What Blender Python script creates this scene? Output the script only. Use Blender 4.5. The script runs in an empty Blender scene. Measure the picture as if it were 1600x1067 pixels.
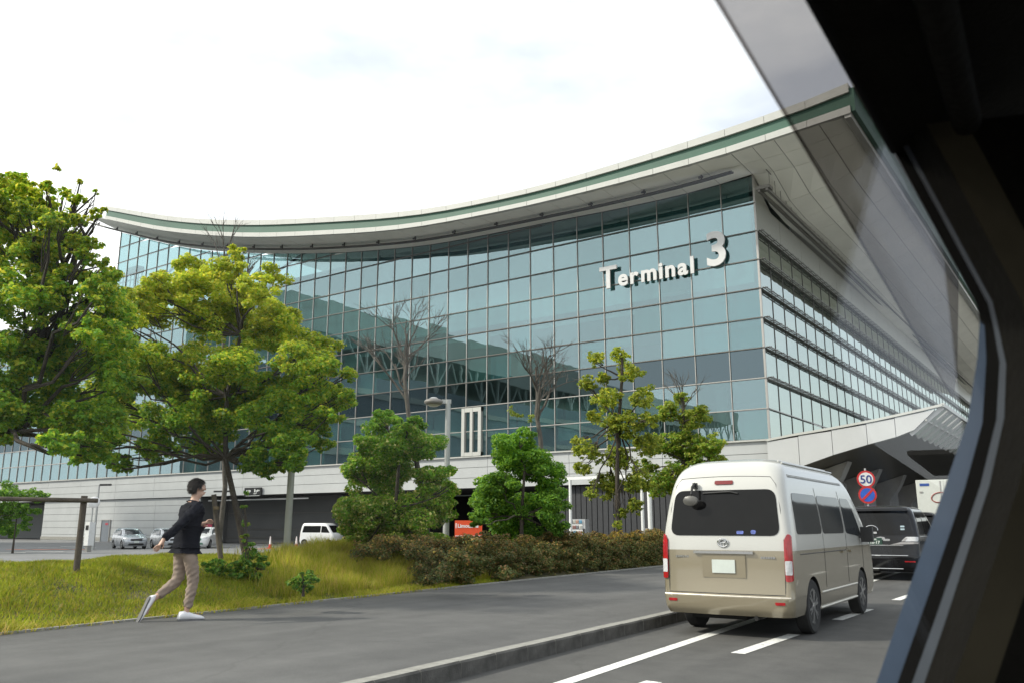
import bpy, bmesh, math, random
import numpy as np
from mathutils import Vector, Matrix

R = math.radians
random.seed(7)
RNG = np.random.default_rng(11)
SC = bpy.context.scene
COL = SC.collection

# ------------------------------------------------------------------ camera
YAW, FPX = R(34.93), 1322.0
PITCH = math.atan(287 / FPX)
CAM = np.array([0.0, 0.0, 1.38])
cd = bpy.data.cameras.new('camera')
cam = bpy.data.objects.new('camera', cd)
COL.objects.link(cam)
cam.location = CAM
cam.rotation_euler = (R(90) + PITCH, 0, YAW)
cd.sensor_width = 36
cd.lens = 36 * FPX / 1600
cd.clip_start, cd.clip_end = 0.02, 6000
cd.dof.use_dof = True
cd.dof.focus_distance = 35
cd.dof.aperture_fstop = 6.5
SC.camera = cam

# ------------------------------------------------------------------ world and sun
SUN = Vector((-0.60, -0.52, 0.61)).normalized()
w = bpy.data.worlds.new('World')
SC.world = w
w.use_nodes = True
nt = w.node_tree
nt.nodes.clear()
wo = nt.nodes.new('ShaderNodeOutputWorld')
bg = nt.nodes.new('ShaderNodeBackground')
sky = nt.nodes.new('ShaderNodeTexSky')
sky.sky_type = 'NISHITA'
sky.sun_disc = False
sky.sun_elevation = math.asin(SUN.z)
sky.sun_rotation = math.atan2(SUN.x, SUN.y)
sky.dust_density = 2.0
tc = nt.nodes.new('ShaderNodeTexCoord')
mp = nt.nodes.new('ShaderNodeMapping')
mp.inputs['Scale'].default_value = (1.0, 1.0, 2.6)
nz = nt.nodes.new('ShaderNodeTexNoise')
nz.inputs['Scale'].default_value = 1.9
nz.inputs['Detail'].default_value = 7
nz.inputs['Roughness'].default_value = 0.55
rp = nt.nodes.new('ShaderNodeValToRGB')
rp.color_ramp.elements[0].position = 0.35
rp.color_ramp.elements[0].color = (0.47, 0.47, 0.47, 1)
rp.color_ramp.elements[1].position = 0.64
rp.color_ramp.elements[1].color = (1, 1, 1, 1)
mx = nt.nodes.new('ShaderNodeMix')
mx.data_type = 'RGBA'
CLOUD = (9.1, 9.25, 9.2, 1)
mx.inputs[7].default_value = CLOUD
nt.links.new(tc.outputs['Generated'], mp.inputs['Vector'])
nt.links.new(mp.outputs['Vector'], nz.inputs['Vector'])
# the overcast is thinner towards the right of the view and behind it
dp = nt.nodes.new('ShaderNodeVectorMath'); dp.operation = 'DOT_PRODUCT'; dp.inputs[1].default_value = (-0.90, -0.75, 0.0)
nt.links.new(tc.outputs['Generated'], dp.inputs[0])
ad = nt.nodes.new('ShaderNodeMath'); ad.operation = 'MULTIPLY_ADD'; ad.inputs[1].default_value = 0.20
nt.links.new(dp.outputs['Value'], ad.inputs[0]); nt.links.new(nz.outputs['Fac'], ad.inputs[2])
nt.links.new(ad.outputs['Value'], rp.inputs['Fac'])
nt.links.new(rp.outputs['Color'], mx.inputs[0])
nt.links.new(sky.outputs['Color'], mx.inputs[6])
nt.links.new(mx.outputs[2], bg.inputs['Color'])
bg.inputs['Strength'].default_value = 0.12
nt.links.new(bg.outputs['Background'], wo.inputs['Surface'])

sl = bpy.data.lights.new('sun', 'SUN')
sl.energy = 2.7
sl.angle = R(4)
sl.color = (1.0, 0.94, 0.82)
so = bpy.data.objects.new('sun', sl)
COL.objects.link(so)
so.rotation_euler = (-SUN).to_track_quat('-Z', 'Y').to_euler()
so.location = (0, 0, 80)

SC.view_settings.view_transform = 'Standard'
SC.view_settings.look = 'None'
SC.view_settings.exposure = 0.6
SC.view_settings.gamma = 1
SC.cycles.use_denoising = True
SC.cycles.max_bounces = 8
SC.cycles.transparent_max_bounces = 24
SC.cycles.caustics_reflective = False
SC.cycles.caustics_refractive = False

# ------------------------------------------------------------------ placement helpers
_fw = np.array([-math.sin(YAW) * math.cos(PITCH), math.cos(YAW) * math.cos(PITCH), math.sin(PITCH)])
_rt = np.array([math.cos(YAW), math.sin(YAW), 0.0])
_up = np.cross(_rt, _fw)
_hf = np.array([-math.sin(YAW), math.cos(YAW), 0.0])
def ray(u, v):
    d = _fw * FPX + _rt * (u - 800) - _up * (v - 533.5)
    return d / np.linalg.norm(d)
def at(u, v, Z):
    d = ray(u, v); return CAM + d * (Z / (d @ _hf))
def onz(u, v, z):
    d = ray(u, v); return CAM + d * ((z - CAM[2]) / d[2])
def ony(u, v, y):
    d = ray(u, v); return CAM + d * (y / d[1])
# road frame: s along the road, l to its right
RA = R(2.8)
DS = np.array([-math.sin(RA), math.cos(RA)])
DL = np.array([math.cos(RA), math.sin(RA)])
def road(s, l, z=0.0):
    p = DS * s + DL * l
    return (p[0], p[1], z)

# ------------------------------------------------------------------ materials
MATS = {}
def _base(name):
    m = bpy.data.materials.new(name); m.use_nodes = True
    n = m.node_tree.nodes; l = m.node_tree.links
    return m, n, l, n['Principled BSDF']
def mat(name, col, rough=0.6, metal=0.0, var=0.12, scale=6.0, bump=0.0, bscale=60.0, coat=0.0, emit=0.0, spec=0.5, col2=None, obj=True):
    if name in MATS: return MATS[name]
    m, n, l, b = _base(name)
    t = n.new('ShaderNodeTexCoord')
    nz = n.new('ShaderNodeTexNoise'); nz.inputs['Scale'].default_value = scale; nz.inputs['Detail'].default_value = 6
    nz.inputs['Roughness'].default_value = 0.62
    l.new(t.outputs['Object'], nz.inputs['Vector'])
    r = n.new('ShaderNodeValToRGB')
    c2 = col2 or tuple(min(1, c * (1 + var)) for c in col)
    c1 = tuple(c * (1 - var) for c in col)
    r.color_ramp.elements[0].position = 0.32; r.color_ramp.elements[1].position = 0.68
    r.color_ramp.elements[0].color = (*c1, 1); r.color_ramp.elements[1].color = (*c2, 1)
    l.new(nz.outputs['Fac'], r.inputs['Fac']); l.new(r.outputs['Color'], b.inputs['Base Color'])
    b.inputs['Roughness'].default_value = rough; b.inputs['Metallic'].default_value = metal
    b.inputs['Specular IOR Level'].default_value = spec
    if coat: b.inputs['Coat Weight'].default_value = coat; b.inputs['Coat Roughness'].default_value = 0.04
    if bump:
        n2 = n.new('ShaderNodeTexNoise'); n2.inputs['Scale'].default_value = bscale; n2.inputs['Detail'].default_value = 4
        l.new(t.outputs['Object'], n2.inputs['Vector'])
        bp = n.new('ShaderNodeBump'); bp.inputs['Strength'].default_value = bump; bp.inputs['Distance'].default_value = 0.02
        l.new(n2.outputs['Fac'], bp.inputs['Height']); l.new(bp.outputs['Normal'], b.inputs['Normal'])
    if emit:
        b.inputs['Emission Color'].default_value = (*col, 1); b.inputs['Emission Strength'].default_value = emit
    MATS[name] = m
    return m
def leaf_mat(name, cols, trans=0.45, rough=0.5):
    m, n, l, b = _base(name)
    g = n.new('ShaderNodeNewGeometry')
    r = n.new('ShaderNodeValToRGB')
    els = r.color_ramp.elements
    while len(els) < len(cols): els.new(0.5)
    for i, c in enumerate(cols):
        els[i].position = i / (len(cols) - 1); els[i].color = (*c, 1)
    l.new(g.outputs['Random Per Island'], r.inputs['Fac'])
    t = n.new('ShaderNodeTexCoord'); nz = n.new('ShaderNodeTexNoise'); nz.inputs['Scale'].default_value = 1.1
    nz.inputs['Detail'].default_value = 3
    l.new(t.outputs['Object'], nz.inputs['Vector'])
    mr = n.new('ShaderNodeMapRange'); mr.inputs['From Min'].default_value = 0.3; mr.inputs['From Max'].default_value = 0.7
    mr.inputs['To Min'].default_value = 0.85; mr.inputs['To Max'].default_value = 1.5
    l.new(nz.outputs['Fac'], mr.inputs['Value'])
    mu = n.new('ShaderNodeMix'); mu.data_type = 'RGBA'; mu.blend_type = 'MULTIPLY'; mu.inputs[0].default_value = 1
    l.new(r.outputs['Color'], mu.inputs[6]); l.new(mr.outputs['Result'], mu.inputs[7])
    l.new(mu.outputs[2], b.inputs['Base Color']); b.inputs['Roughness'].default_value = rough
    b.inputs['Specular IOR Level'].default_value = 0.25
    tr = n.new('ShaderNodeBsdfTranslucent')
    hs = n.new('ShaderNodeHueSaturation'); hs.inputs['Value'].default_value = 1.9; hs.inputs['Hue'].default_value = 0.485
    l.new(mu.outputs[2], hs.inputs['Color']); l.new(hs.outputs['Color'], tr.inputs['Color'])
    ms = n.new('ShaderNodeMixShader'); ms.inputs[0].default_value = trans
    l.new(b.outputs[0], ms.inputs[1]); l.new(tr.outputs[0], ms.inputs[2])
    l.new(ms.outputs[0], n['Material Output'].inputs['Surface'])
    MATS[name] = m
    return m
def glass_mat(name, refl, trans, rfac, rough=0.0, wave=0.0):
    """architectural glass: a coated, partly mirroring and partly clear pane"""
    m, n, l, b = _base(name)
    n.remove(b)
    g = n.new('ShaderNodeBsdfGlossy'); g.inputs['Roughness'].default_value = rough
    t = n.new('ShaderNodeBsdfTransparent'); t.inputs['Color'].default_value = (*trans, 1)
    lw = n.new('ShaderNodeLayerWeight'); lw.inputs['Blend'].default_value = 0.35
    mr = n.new('ShaderNodeMapRange'); mr.inputs['To Min'].default_value = rfac; mr.inputs['To Max'].default_value = 0.95
    l.new(lw.outputs['Facing'], mr.inputs['Value'])
    pw = n.new('ShaderNodeMath'); pw.operation = 'POWER'; pw.inputs[1].default_value = 2.2
    l.new(lw.outputs['Facing'], pw.inputs[0]); l.new(pw.outputs[0], mr.inputs['Value'])
    oi = n.new('ShaderNodeObjectInfo')
    hv = n.new('ShaderNodeMapRange'); hv.inputs['To Min'].default_value = 0.86; hv.inputs['To Max'].default_value = 1.12
    l.new(oi.outputs['Random'], hv.inputs['Value'])
    mu = n.new('ShaderNodeMix'); mu.data_type = 'RGBA'; mu.blend_type = 'MULTIPLY'; mu.inputs[0].default_value = 1
    mu.inputs[6].default_value = (*refl, 1); l.new(hv.outputs['Result'], mu.inputs[7])
    l.new(mu.outputs[2], g.inputs['Color'])
    if wave:
        tc = n.new('ShaderNodeTexCoord'); nz = n.new('ShaderNodeTexNoise'); nz.inputs['Scale'].default_value = 0.55
        nz.inputs['Detail'].default_value = 2
        l.new(tc.outputs['Object'], nz.inputs['Vector'])
        bp = n.new('ShaderNodeBump'); bp.inputs['Strength'].default_value = wave; bp.inputs['Distance'].default_value = 0.03
        l.new(nz.outputs['Fac'], bp.inputs['Height']); l.new(bp.outputs['Normal'], g.inputs['Normal'])
    ms = n.new('ShaderNodeMixShader')
    l.new(mr.outputs['Result'], ms.inputs[0]); l.new(t.outputs[0], ms.inputs[1]); l.new(g.outputs[0], ms.inputs[2])
    l.new(ms.outputs[0], n['Material Output'].inputs['Surface'])
    MATS[name] = m
    return m
def asphalt_mat(name, a, b_, crack=0.5):
    m, n, l, b = _base(name)
    t = n.new('ShaderNodeTexCoord')
    big = n.new('ShaderNodeTexNoise'); big.inputs['Scale'].default_value = 0.35; big.inputs['Detail'].default_value = 8
    fine = n.new('ShaderNodeTexNoise'); fine.inputs['Scale'].default_value = 45; fine.inputs['Detail'].default_value = 6
    fine.inputs['Roughness'].default_value = 0.75
    mid = n.new('ShaderNodeTexNoise'); mid.inputs['Scale'].default_value = 3.2; mid.inputs['Detail'].default_value = 9
    st = n.new('ShaderNodeMapping'); st.inputs['Scale'].default_value = (1.4, 0.06, 1); st.inputs['Rotation'].default_value = (0, 0, -RA)
    lane = n.new('ShaderNodeTexNoise'); lane.inputs['Scale'].default_value = 1.6; lane.inputs['Detail'].default_value = 5
    for x in (big, fine, mid): l.new(t.outputs['Object'], x.inputs['Vector'])
    l.new(t.outputs['Object'], st.inputs['Vector']); l.new(st.outputs['Vector'], lane.inputs['Vector'])
    def add(x, y, wgt):
        q = n.new('ShaderNodeMath'); q.operation = 'MULTIPLY_ADD'; q.inputs[1].default_value = wgt
        l.new(x, q.inputs[0])
        if y is None: q.inputs[2].default_value = 0
        else: l.new(y, q.inputs[2])
        return q.outputs[0]
    s = add(big.outputs['Fac'], None, 0.3); s = add(fine.outputs['Fac'], s, 0.3); s = add(mid.outputs['Fac'], s, 0.18); s = add(lane.outputs['Fac'], s, 0.22)
    r = n.new('ShaderNodeValToRGB')
    r.color_ramp.elements[0].position = 0.35; r.color_ramp.elements[1].position = 0.64
    r.color_ramp.elements[0].color = (*a, 1); r.color_ramp.elements[1].color = (*b_, 1)
    l.new(s, r.inputs['Fac'])
    vo = n.new('ShaderNodeTexVoronoi'); vo.feature = 'DISTANCE_TO_EDGE'; vo.inputs['Scale'].default_value = 0.45
    wp = n.new('ShaderNodeMix'); wp.data_type = 'RGBA'; wp.inputs[0].default_value = 0.25
    l.new(t.outputs['Object'], wp.inputs[6]); l.new(mid.outputs['Color'], wp.inputs[7]); l.new(wp.outputs[2], vo.inputs['Vector'])
    cr = n.new('ShaderNodeMapRange'); cr.inputs['From Min'].default_value = 0.0; cr.inputs['From Max'].default_value = 0.012
    cr.inputs['To Min'].default_value = 1 - crack; cr.inputs['To Max'].default_value = 1
    l.new(vo.outputs['Distance'], cr.inputs['Value'])
    mu = n.new('ShaderNodeMix'); mu.data_type = 'RGBA'; mu.blend_type = 'MULTIPLY'; mu.inputs[0].default_value = 1
    l.new(r.outputs['Color'], mu.inputs[6]); l.new(cr.outputs['Result'], mu.inputs[7])
    l.new(mu.outputs[2], b.inputs['Base Color'])
    b.inputs['Roughness'].default_value = 0.82; b.inputs['Specular IOR Level'].default_value = 0.35
    bp = n.new('ShaderNodeBump'); bp.inputs['Strength'].default_value = 0.55; bp.inputs['Distance'].default_value = 0.012
    l.new(fine.outputs['Fac'], bp.inputs['Height']); l.new(bp.outputs['Normal'], b.inputs['Normal'])
    MATS[name] = m
    return m
def paint_mark_mat(name, col, under):
    """worn road paint: the asphalt shows through where the paint is gone"""
    m, n, l, b = _base(name)
    t = n.new('ShaderNodeTexCoord'); nz = n.new('ShaderNodeTexNoise'); nz.inputs['Scale'].default_value = 14; nz.inputs['Detail'].default_value = 9
    nz.inputs['Roughness'].default_value = 0.7
    l.new(t.outputs['Object'], nz.inputs['Vector'])
    r = n.new('ShaderNodeValToRGB'); r.color_ramp.elements[0].position = 0.35; r.color_ramp.elements[1].position = 0.45
    r.color_ramp.elements[0].color = (*under, 1); r.color_ramp.elements[1].color = (*col, 1)
    l.new(nz.outputs['Fac'], r.inputs['Fac']); l.new(r.outputs['Color'], b.inputs['Base Color']); b.inputs['Roughness'].default_value = 0.7
    MATS[name] = m
    return m

# ------------------------------------------------------------------ mesh helpers
class MB:
    def __init__(s): s.v = []; s.f = []; s.m = []
    def add(s, vs, fs, mi=0):
        o = len(s.v); s.v.extend([tuple(map(float, p)) for p in vs])
        for f in fs: s.f.append(tuple(i + o for i in f)); s.m.append(mi)
        return s
    def box(s, c, d, rz=0.0, mi=0):
        x, y, z = d[0] / 2, d[1] / 2, d[2] / 2; cs, sn = math.cos(rz), math.sin(rz)
        P = []
        for dz in (-z, z):
            for dx, dy in ((-x, -y), (x, -y), (x, y), (-x, y)):
                P.append((c[0] + dx * cs - dy * sn, c[1] + dx * sn + dy * cs, c[2] + dz))
        return s.add(P, [(3, 2, 1, 0), (4, 5, 6, 7), (0, 1, 5, 4), (1, 2, 6, 5), (2, 3, 7, 6), (3, 0, 4, 7)], mi)
    def bar(s, a, b, w, h=None, up=(0, 0, 1), mi=0):
        a = Vector(a); b = Vector(b); d = (b - a).normalized(); u = Vector(up)
        if abs(d.dot(u)) > 0.98: u = Vector((1, 0, 0))
        x = d.cross(u).normalized() * (w / 2); z = x.cross(d).normalized() * ((h or w) / 2)
        P = [a - x - z, a + x - z, a + x + z, a - x + z, b - x - z, b + x - z, b + x + z, b - x + z]
        return s.add(P, [(0, 3, 2, 1)[::-1], (4, 7, 6, 5), (0, 1, 5, 4)[::-1], (1, 2, 6, 5)[::-1], (2, 3, 7, 6)[::-1], (3, 0, 4, 7)[::-1]][0:6], mi)
    def tube(s, pts, rad, n=8, cap=True, mi=0):
        pts = [Vector(p) for p in pts]; k = len(pts)
        if not hasattr(rad, '__len__'): rad = [rad] * k
        V = []; ux = None
        for i, p in enumerate(pts):
            t = (pts[min(i + 1, k - 1)] - pts[max(i - 1, 0)]).normalized()
            if ux is None:
                ref = Vector((0, 0, 1)) if abs(t.z) < 0.9 else Vector((1, 0, 0)); ux = t.cross(ref).normalized()
            else: ux = (ux - t * ux.dot(t)).normalized()
            uy = t.cross(ux)
            for j in range(n):
                a = 2 * math.pi * j / n; V.append(p + (ux * math.cos(a) + uy * math.sin(a)) * rad[i])
        F = [(i * n + j, i * n + (j + 1) % n, (i + 1) * n + (j + 1) % n, (i + 1) * n + j) for i in range(k - 1) for j in range(n)]
        if cap: F += [tuple(range(n))[::-1], tuple((k - 1) * n + j for j in range(n))]
        return s.add(V, F, mi)
    def lathe(s, c, prof, n=20, axis='z', mi=0):
        V = []
        for r, h in prof:
            for j in range(n):
                a = 2 * math.pi * j / n; p = (r * math.cos(a), r * math.sin(a), h)
                if axis == 'x': p = (p[2], p[0], p[1])
                if axis == 'y': p = (p[1], p[2], p[0])
                V.append((c[0] + p[0], c[1] + p[1], c[2] + p[2]))
        k = len(prof)
        F = [(i * n + j, i * n + (j + 1) % n, (i + 1) * n + (j + 1) % n, (i + 1) * n + j) for i in range(k - 1) for j in range(n)]
        F += [tuple(range(n))[::-1], tuple((k - 1) * n + j for j in range(n))]
        return s.add(V, F, mi)
    def prism(s, poly, ext, mi=0):
        """poly: 3-D points of a planar outline; ext: extrusion vector"""
        e = Vector(ext); A = [Vector(p) for p in poly]; n = len(A)
        V = A + [p + e for p in A]
        F = [tuple(range(n))[::-1], tuple(range(n, 2 * n))] + [(i, (i + 1) % n, n + (i + 1) % n, n + i) for i in range(n)]
        return s.add(V, F, mi)
    def mesh(s, name, mats):
        me = bpy.data.meshes.new(name)
        me.from_pydata(s.v, [], s.f)
        for m in (mats if isinstance(mats, (list, tuple)) else [mats]): me.materials.append(m)
        if any(s.m): me.polygons.foreach_set('material_index', s.m)
        return me
    def build(s, name, mats, parent=None, smooth=False, fix=True, world=True):
        me = s.mesh(name, mats)
        o = link(name, me, parent)
        if fix:
            bm = bmesh.new(); bm.from_mesh(me); bmesh.ops.recalc_face_normals(bm, faces=bm.faces); bm.to_mesh(me); bm.free()
        if world and parent is not None:
            L = Vector((0, 0, 0)); p = parent
            while p is not None: L += p.location; p = p.parent
            o.location = -L
        if smooth: smooth_mesh(me, smooth if smooth is not True else 35)
        return o
def smooth_mesh(me, ang=35):
    me.polygons.foreach_set('use_smooth', [True] * len(me.polygons))
    me.set_sharp_from_angle(angle=R(ang))
def link(name, data, parent=None):
    o = bpy.data.objects.new(name, data); COL.objects.link(o)
    if parent is not None: o.parent = parent
    return o
def tag(o, label=None, cat=None, group=None, kind=None):
    if label: o['label'] = label
    if cat: o['category'] = cat
    if group: o['group'] = group
    if kind: o['kind'] = kind
    return o
def thing(name, label, cat, loc=(0, 0, 0), rz=0.0, group=None):
    o = bpy.data.objects.new(name, None); COL.objects.link(o)
    o.location = loc; o.rotation_euler = (0, 0, rz); o.empty_display_size = 0.3
    return tag(o, label, cat, group)
def kids(o): return list(o.children)
def copy_tree(o, parent=None):
    c = o.copy(); COL.objects.link(c); c.parent = parent
    for ch in kids(o): copy_tree(ch, c)
    return c
def np_mesh(name, V, F, mats, mi=None):
    """V (n,3), F (m,k) arrays -> mesh"""
    me = bpy.data.meshes.new(name)
    V = np.asarray(V, np.float32); F = np.asarray(F, np.int32); m, k = F.shape
    me.vertices.add(len(V)); me.vertices.foreach_set('co', V.ravel())
    me.loops.add(m * k); me.loops.foreach_set('vertex_index', F.ravel())
    me.polygons.add(m)
    me.polygons.foreach_set('loop_start', np.arange(0, m * k, k, dtype=np.int32))
    try: me.polygons.foreach_set('loop_total', np.full(m, k, np.int32))
    except Exception: pass
    for x in (mats if isinstance(mats, (list, tuple)) else [mats]): me.materials.append(x)
    if mi is not None: me.polygons.foreach_set('material_index', np.asarray(mi, np.int32))
    me.update(calc_edges=True); me.validate()
    return me
def resolve(o, new_mats=None):
    """bake an object's modifiers into its mesh"""
    dg = bpy.context.evaluated_depsgraph_get()
    me = bpy.data.meshes.new_from_object(o.evaluated_get(dg))
    o.modifiers.clear(); o.data = me
    return me
def text_mesh(txt, size, depth, bold=0.0, spacing=1.0):
    c = bpy.data.curves.new('lettering', 'FONT')
    c.body = txt; c.size = size; c.extrude = depth / 2; c.offset = bold; c.space_character = spacing; c.resolution_u = 4
    o = bpy.data.objects.new('lettering', c); COL.objects.link(o)
    dg = bpy.context.evaluated_depsgraph_get()
    me = bpy.data.meshes.new_from_object(o.evaluated_get(dg))
    bpy.data.objects.remove(o); bpy.data.curves.remove(c)
    return me

# ------------------------------------------------------------------ ground, road, pavement
ASPH = asphalt_mat('asphalt_road', (0.042, 0.042, 0.041), (0.118, 0.116, 0.110), 0.12)
PATH = asphalt_mat('asphalt_path', (0.066, 0.066, 0.066), (0.140, 0.139, 0.135), 0.12)
PARK = asphalt_mat('asphalt_car_park', (0.16, 0.163, 0.165), (0.24, 0.242, 0.245), 0.2)
CONC = mat('kerb_concrete', (0.27, 0.265, 0.24), 0.85, var=0.22, scale=9, bump=0.4, bscale=80)
KFACE = mat('kerb_face_dark', (0.075, 0.072, 0.066), 0.9, var=0.4, scale=5, bump=0.4)  # road side of the kerb, a darker tone than its top
CONC2 = mat('pier_concrete', (0.36, 0.35, 0.33), 0.85, var=0.12, scale=1.2, bump=0.15)
SOIL = mat('soil_turf', (0.075, 0.085, 0.03), 0.95, var=0.4, scale=2.2, bump=0.8, bscale=25, col2=(0.14, 0.12, 0.055))
WHITE_LINE = paint_mark_mat('road_paint', (0.74, 0.74, 0.70), (0.16, 0.16, 0.155))
ORANGE_LINE = paint_mark_mat('orange_paint', (0.52, 0.17, 0.08), (0.14, 0.13, 0.12))

def sheet(name, P, z, m, nx=1, ny=1):
    """flat sheet from four corners given in plan"""
    mb = MB(); mb.add([(p[0], p[1], z) for p in P], [(0, 1, 2, 3)])
    return tag(mb.build(name, m, fix=False), kind='structure')
def rsheet(name, s0, s1, l0, l1, z, m):
    return sheet(name, [road(s0, l0), road(s0, l1), road(s1, l1), road(s1, l0)], z, m)
GROUND_M = mat('ground_earth', (0.30, 0.295, 0.27), 0.95, var=0.3, scale=0.08)
sheet('ground', [(-3000, -3000), (3000, -3000), (3000, 3000), (-3000, 3000)], -0.36, GROUND_M)
sheet('car_park', [(-170, -70), (-9, -70), (-11, 90), (-170, 90)], -0.30, PARK)
rsheet('road', -60, 420, -4.86, 13.0, 0.0, ASPH)
KL = -4.83
mb = MB()   # footpath: a slab with a small crossfall
for s0, s1 in ((-60, 130),):
    a, b = road(s0, -10.27, .17), road(s0, -5.0, .145); c, d = road(s1, -5.0, .145), road(s1, -10.27, .17)
    mb.add([a, b, c, d, (*a[:2], -.3), (*b[:2], -.3), (*c[:2], -.3), (*d[:2], -.3)], [(0, 1, 2, 3), (0, 4, 5, 1), (1, 5, 6, 2), (2, 6, 7, 3), (3, 7, 4, 0)])
tag(mb.build('footpath', PATH), kind='structure')
# kerb: stones 0.6 m long nearby, longer pieces beyond
kerb = bpy.data.objects.new('kerb', None); COL.objects.link(kerb); tag(kerb, kind='structure')
def kerb_mesh(L):
    mb = MB(); prof = [(-.17, -.25), (-.17, .150), (-.02, .150), (.0, .132), (.018, -.25)]
    mb.prism([(p[0], 0.004, p[1]) for p in prof], (0, L - 0.008, 0))
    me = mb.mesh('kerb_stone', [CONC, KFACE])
    bm = bmesh.new(); bm.from_mesh(me); bmesh.ops.recalc_face_normals(bm, faces=bm.faces); bm.to_mesh(me); bm.free()
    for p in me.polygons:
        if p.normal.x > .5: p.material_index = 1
    return me
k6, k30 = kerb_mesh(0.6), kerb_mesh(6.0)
s = 2.0
while s < 122:
    near = s < 38
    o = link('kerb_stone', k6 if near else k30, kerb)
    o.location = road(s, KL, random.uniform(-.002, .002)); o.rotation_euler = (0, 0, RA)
    s += 0.6 if near else 6.0
for nm, s0, s1 in (('kerb_stone', -60, 2.0),):
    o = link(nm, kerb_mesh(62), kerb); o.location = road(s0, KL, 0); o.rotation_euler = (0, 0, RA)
# pale edging between the footpath and the turf
mb = MB()
s = -12.0
while s < 44:
    a = Vector(road(s, -10.31, .13)); b = Vector(road(s + .985, -10.31, .13)); mb.bar(a, b, .08, .13); s += 1.0
tag(mb.build('path_edging', CONC), kind='structure')
# road markings
def mark(s0, s1, l0, l1, w, m=WHITE_LINE, z=.004):
    return sheet('road_marking', [road(s0, l0 - w / 2), road(s0, l0 + w / 2), road(s1, l1 + w / 2), road(s1, l1 - w / 2)], z, m)
mark(-10, 60, -3.66, -4.62, .15)
for y0, y1 in ((5.1, 7.4), (9.5, 11.55), (13.65, 15.7), (17.85, 19.9), (22.0, 24.0), (26.2, 28.2), (30.4, 32.4), (34.6, 36.6)):
    xx = -3.60
    sheet('road_marking', [(xx - .08, y0), (xx + .08, y0), (xx + .08, y1), (xx - .08, y1)], .004, WHITE_LINE)
for y0 in (15.5, 20.5, 25.5, 31):
    sheet('road_marking', [(-0.45, y0), (-0.30, y0), (-0.30, y0 + 2), (-0.45, y0 + 2)], .004, WHITE_LINE)
# markings in the car park
def pmark(u0, v0, u1, v1, w, m):
    a = onz(u0, v0, -.296)[:2]; b = onz(u1, v1, -.296)[:2]
    d = (b - a) / np.linalg.norm(b - a); n_ = np.array([-d[1], d[0]]) * w / 2
    sheet('road_marking', [a - n_, b - n_, b + n_, a + n_], -.294, m)
pmark(-30, 863.5, 40, 862.5, .5, WHITE_LINE); pmark(38, 860.5, 100, 861, .45, WHITE_LINE)
for u0, v0 in ((14, 857.5), (48, 857.6), (80, 857.3), (112, 857.5)): pmark(u0, v0, u0 + 30, v0 + .6, .8, ORANGE_LINE)
pmark(95, 853, 150, 855, .25, WHITE_LINE); pmark(60, 855, 128, 855.6, .25, WHITE_LINE)
pmark(385, 857, 520, 855.5, 1.6, ORANGE_LINE); pmark(400, 850.5, 520, 849.5, .3, WHITE_LINE); pmark(352, 850.5, 398, 851.5, .3, WHITE_LINE)

# grassy bank
LB = np.array([-10.35, -10.7, -11.3, -12.2, -13.2, -14.2, -15.4, -16.8, -18.2, -19.6])
ZB = np.array([.165, .20, .33, .53, .70, .77, .72, .40, .0, -.36])
def bank_z(s, l):
    return np.interp(-np.asarray(l, float), -LB, ZB) + 0.035 * np.sin(np.asarray(s) * 1.3 + np.asarray(l) * 2.1) * np.clip((-10.4 - np.asarray(l)) / 1.0, 0, 1)
Ss = np.arange(-8, 70.1, .5); Ls = np.concatenate([np.arange(-10.35, -15.5, -.3), LB[-3:]])
GS, GL = np.meshgrid(Ss, Ls, indexing='ij')
GZ = bank_z(GS, GL)
V = np.stack([DS[0] * GS + DL[0] * GL, DS[1] * GS + DL[1] * GL, GZ], -1).reshape(-1, 3)
nl = len(Ls); ii, jj = np.meshgrid(np.arange(len(Ss) - 1), np.arange(nl - 1), indexing='ij'); q = (ii * nl + jj).ravel()
F = np.stack([q, q + nl, q + nl + 1, q + 1], -1)
me = np_mesh('grass_bank', V, F[:, ::-1], SOIL); me.polygons.foreach_set('use_smooth', [True] * len(me.polygons))
tag(link('grass_bank', me), kind='structure')
GRASS_M = leaf_mat('grass_blades', [(0.11, 0.165, 0.010), (0.17, 0.225, 0.014), (0.24, 0.27, 0.018), (0.29, 0.23, 0.05)], 0.4)
GRASS_D = leaf_mat('tall_grass', [(0.15, 0.20, 0.014), (0.24, 0.27, 0.02), (0.33, 0.31, 0.04), (0.36, 0.27, 0.09)], 0.4)
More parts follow.
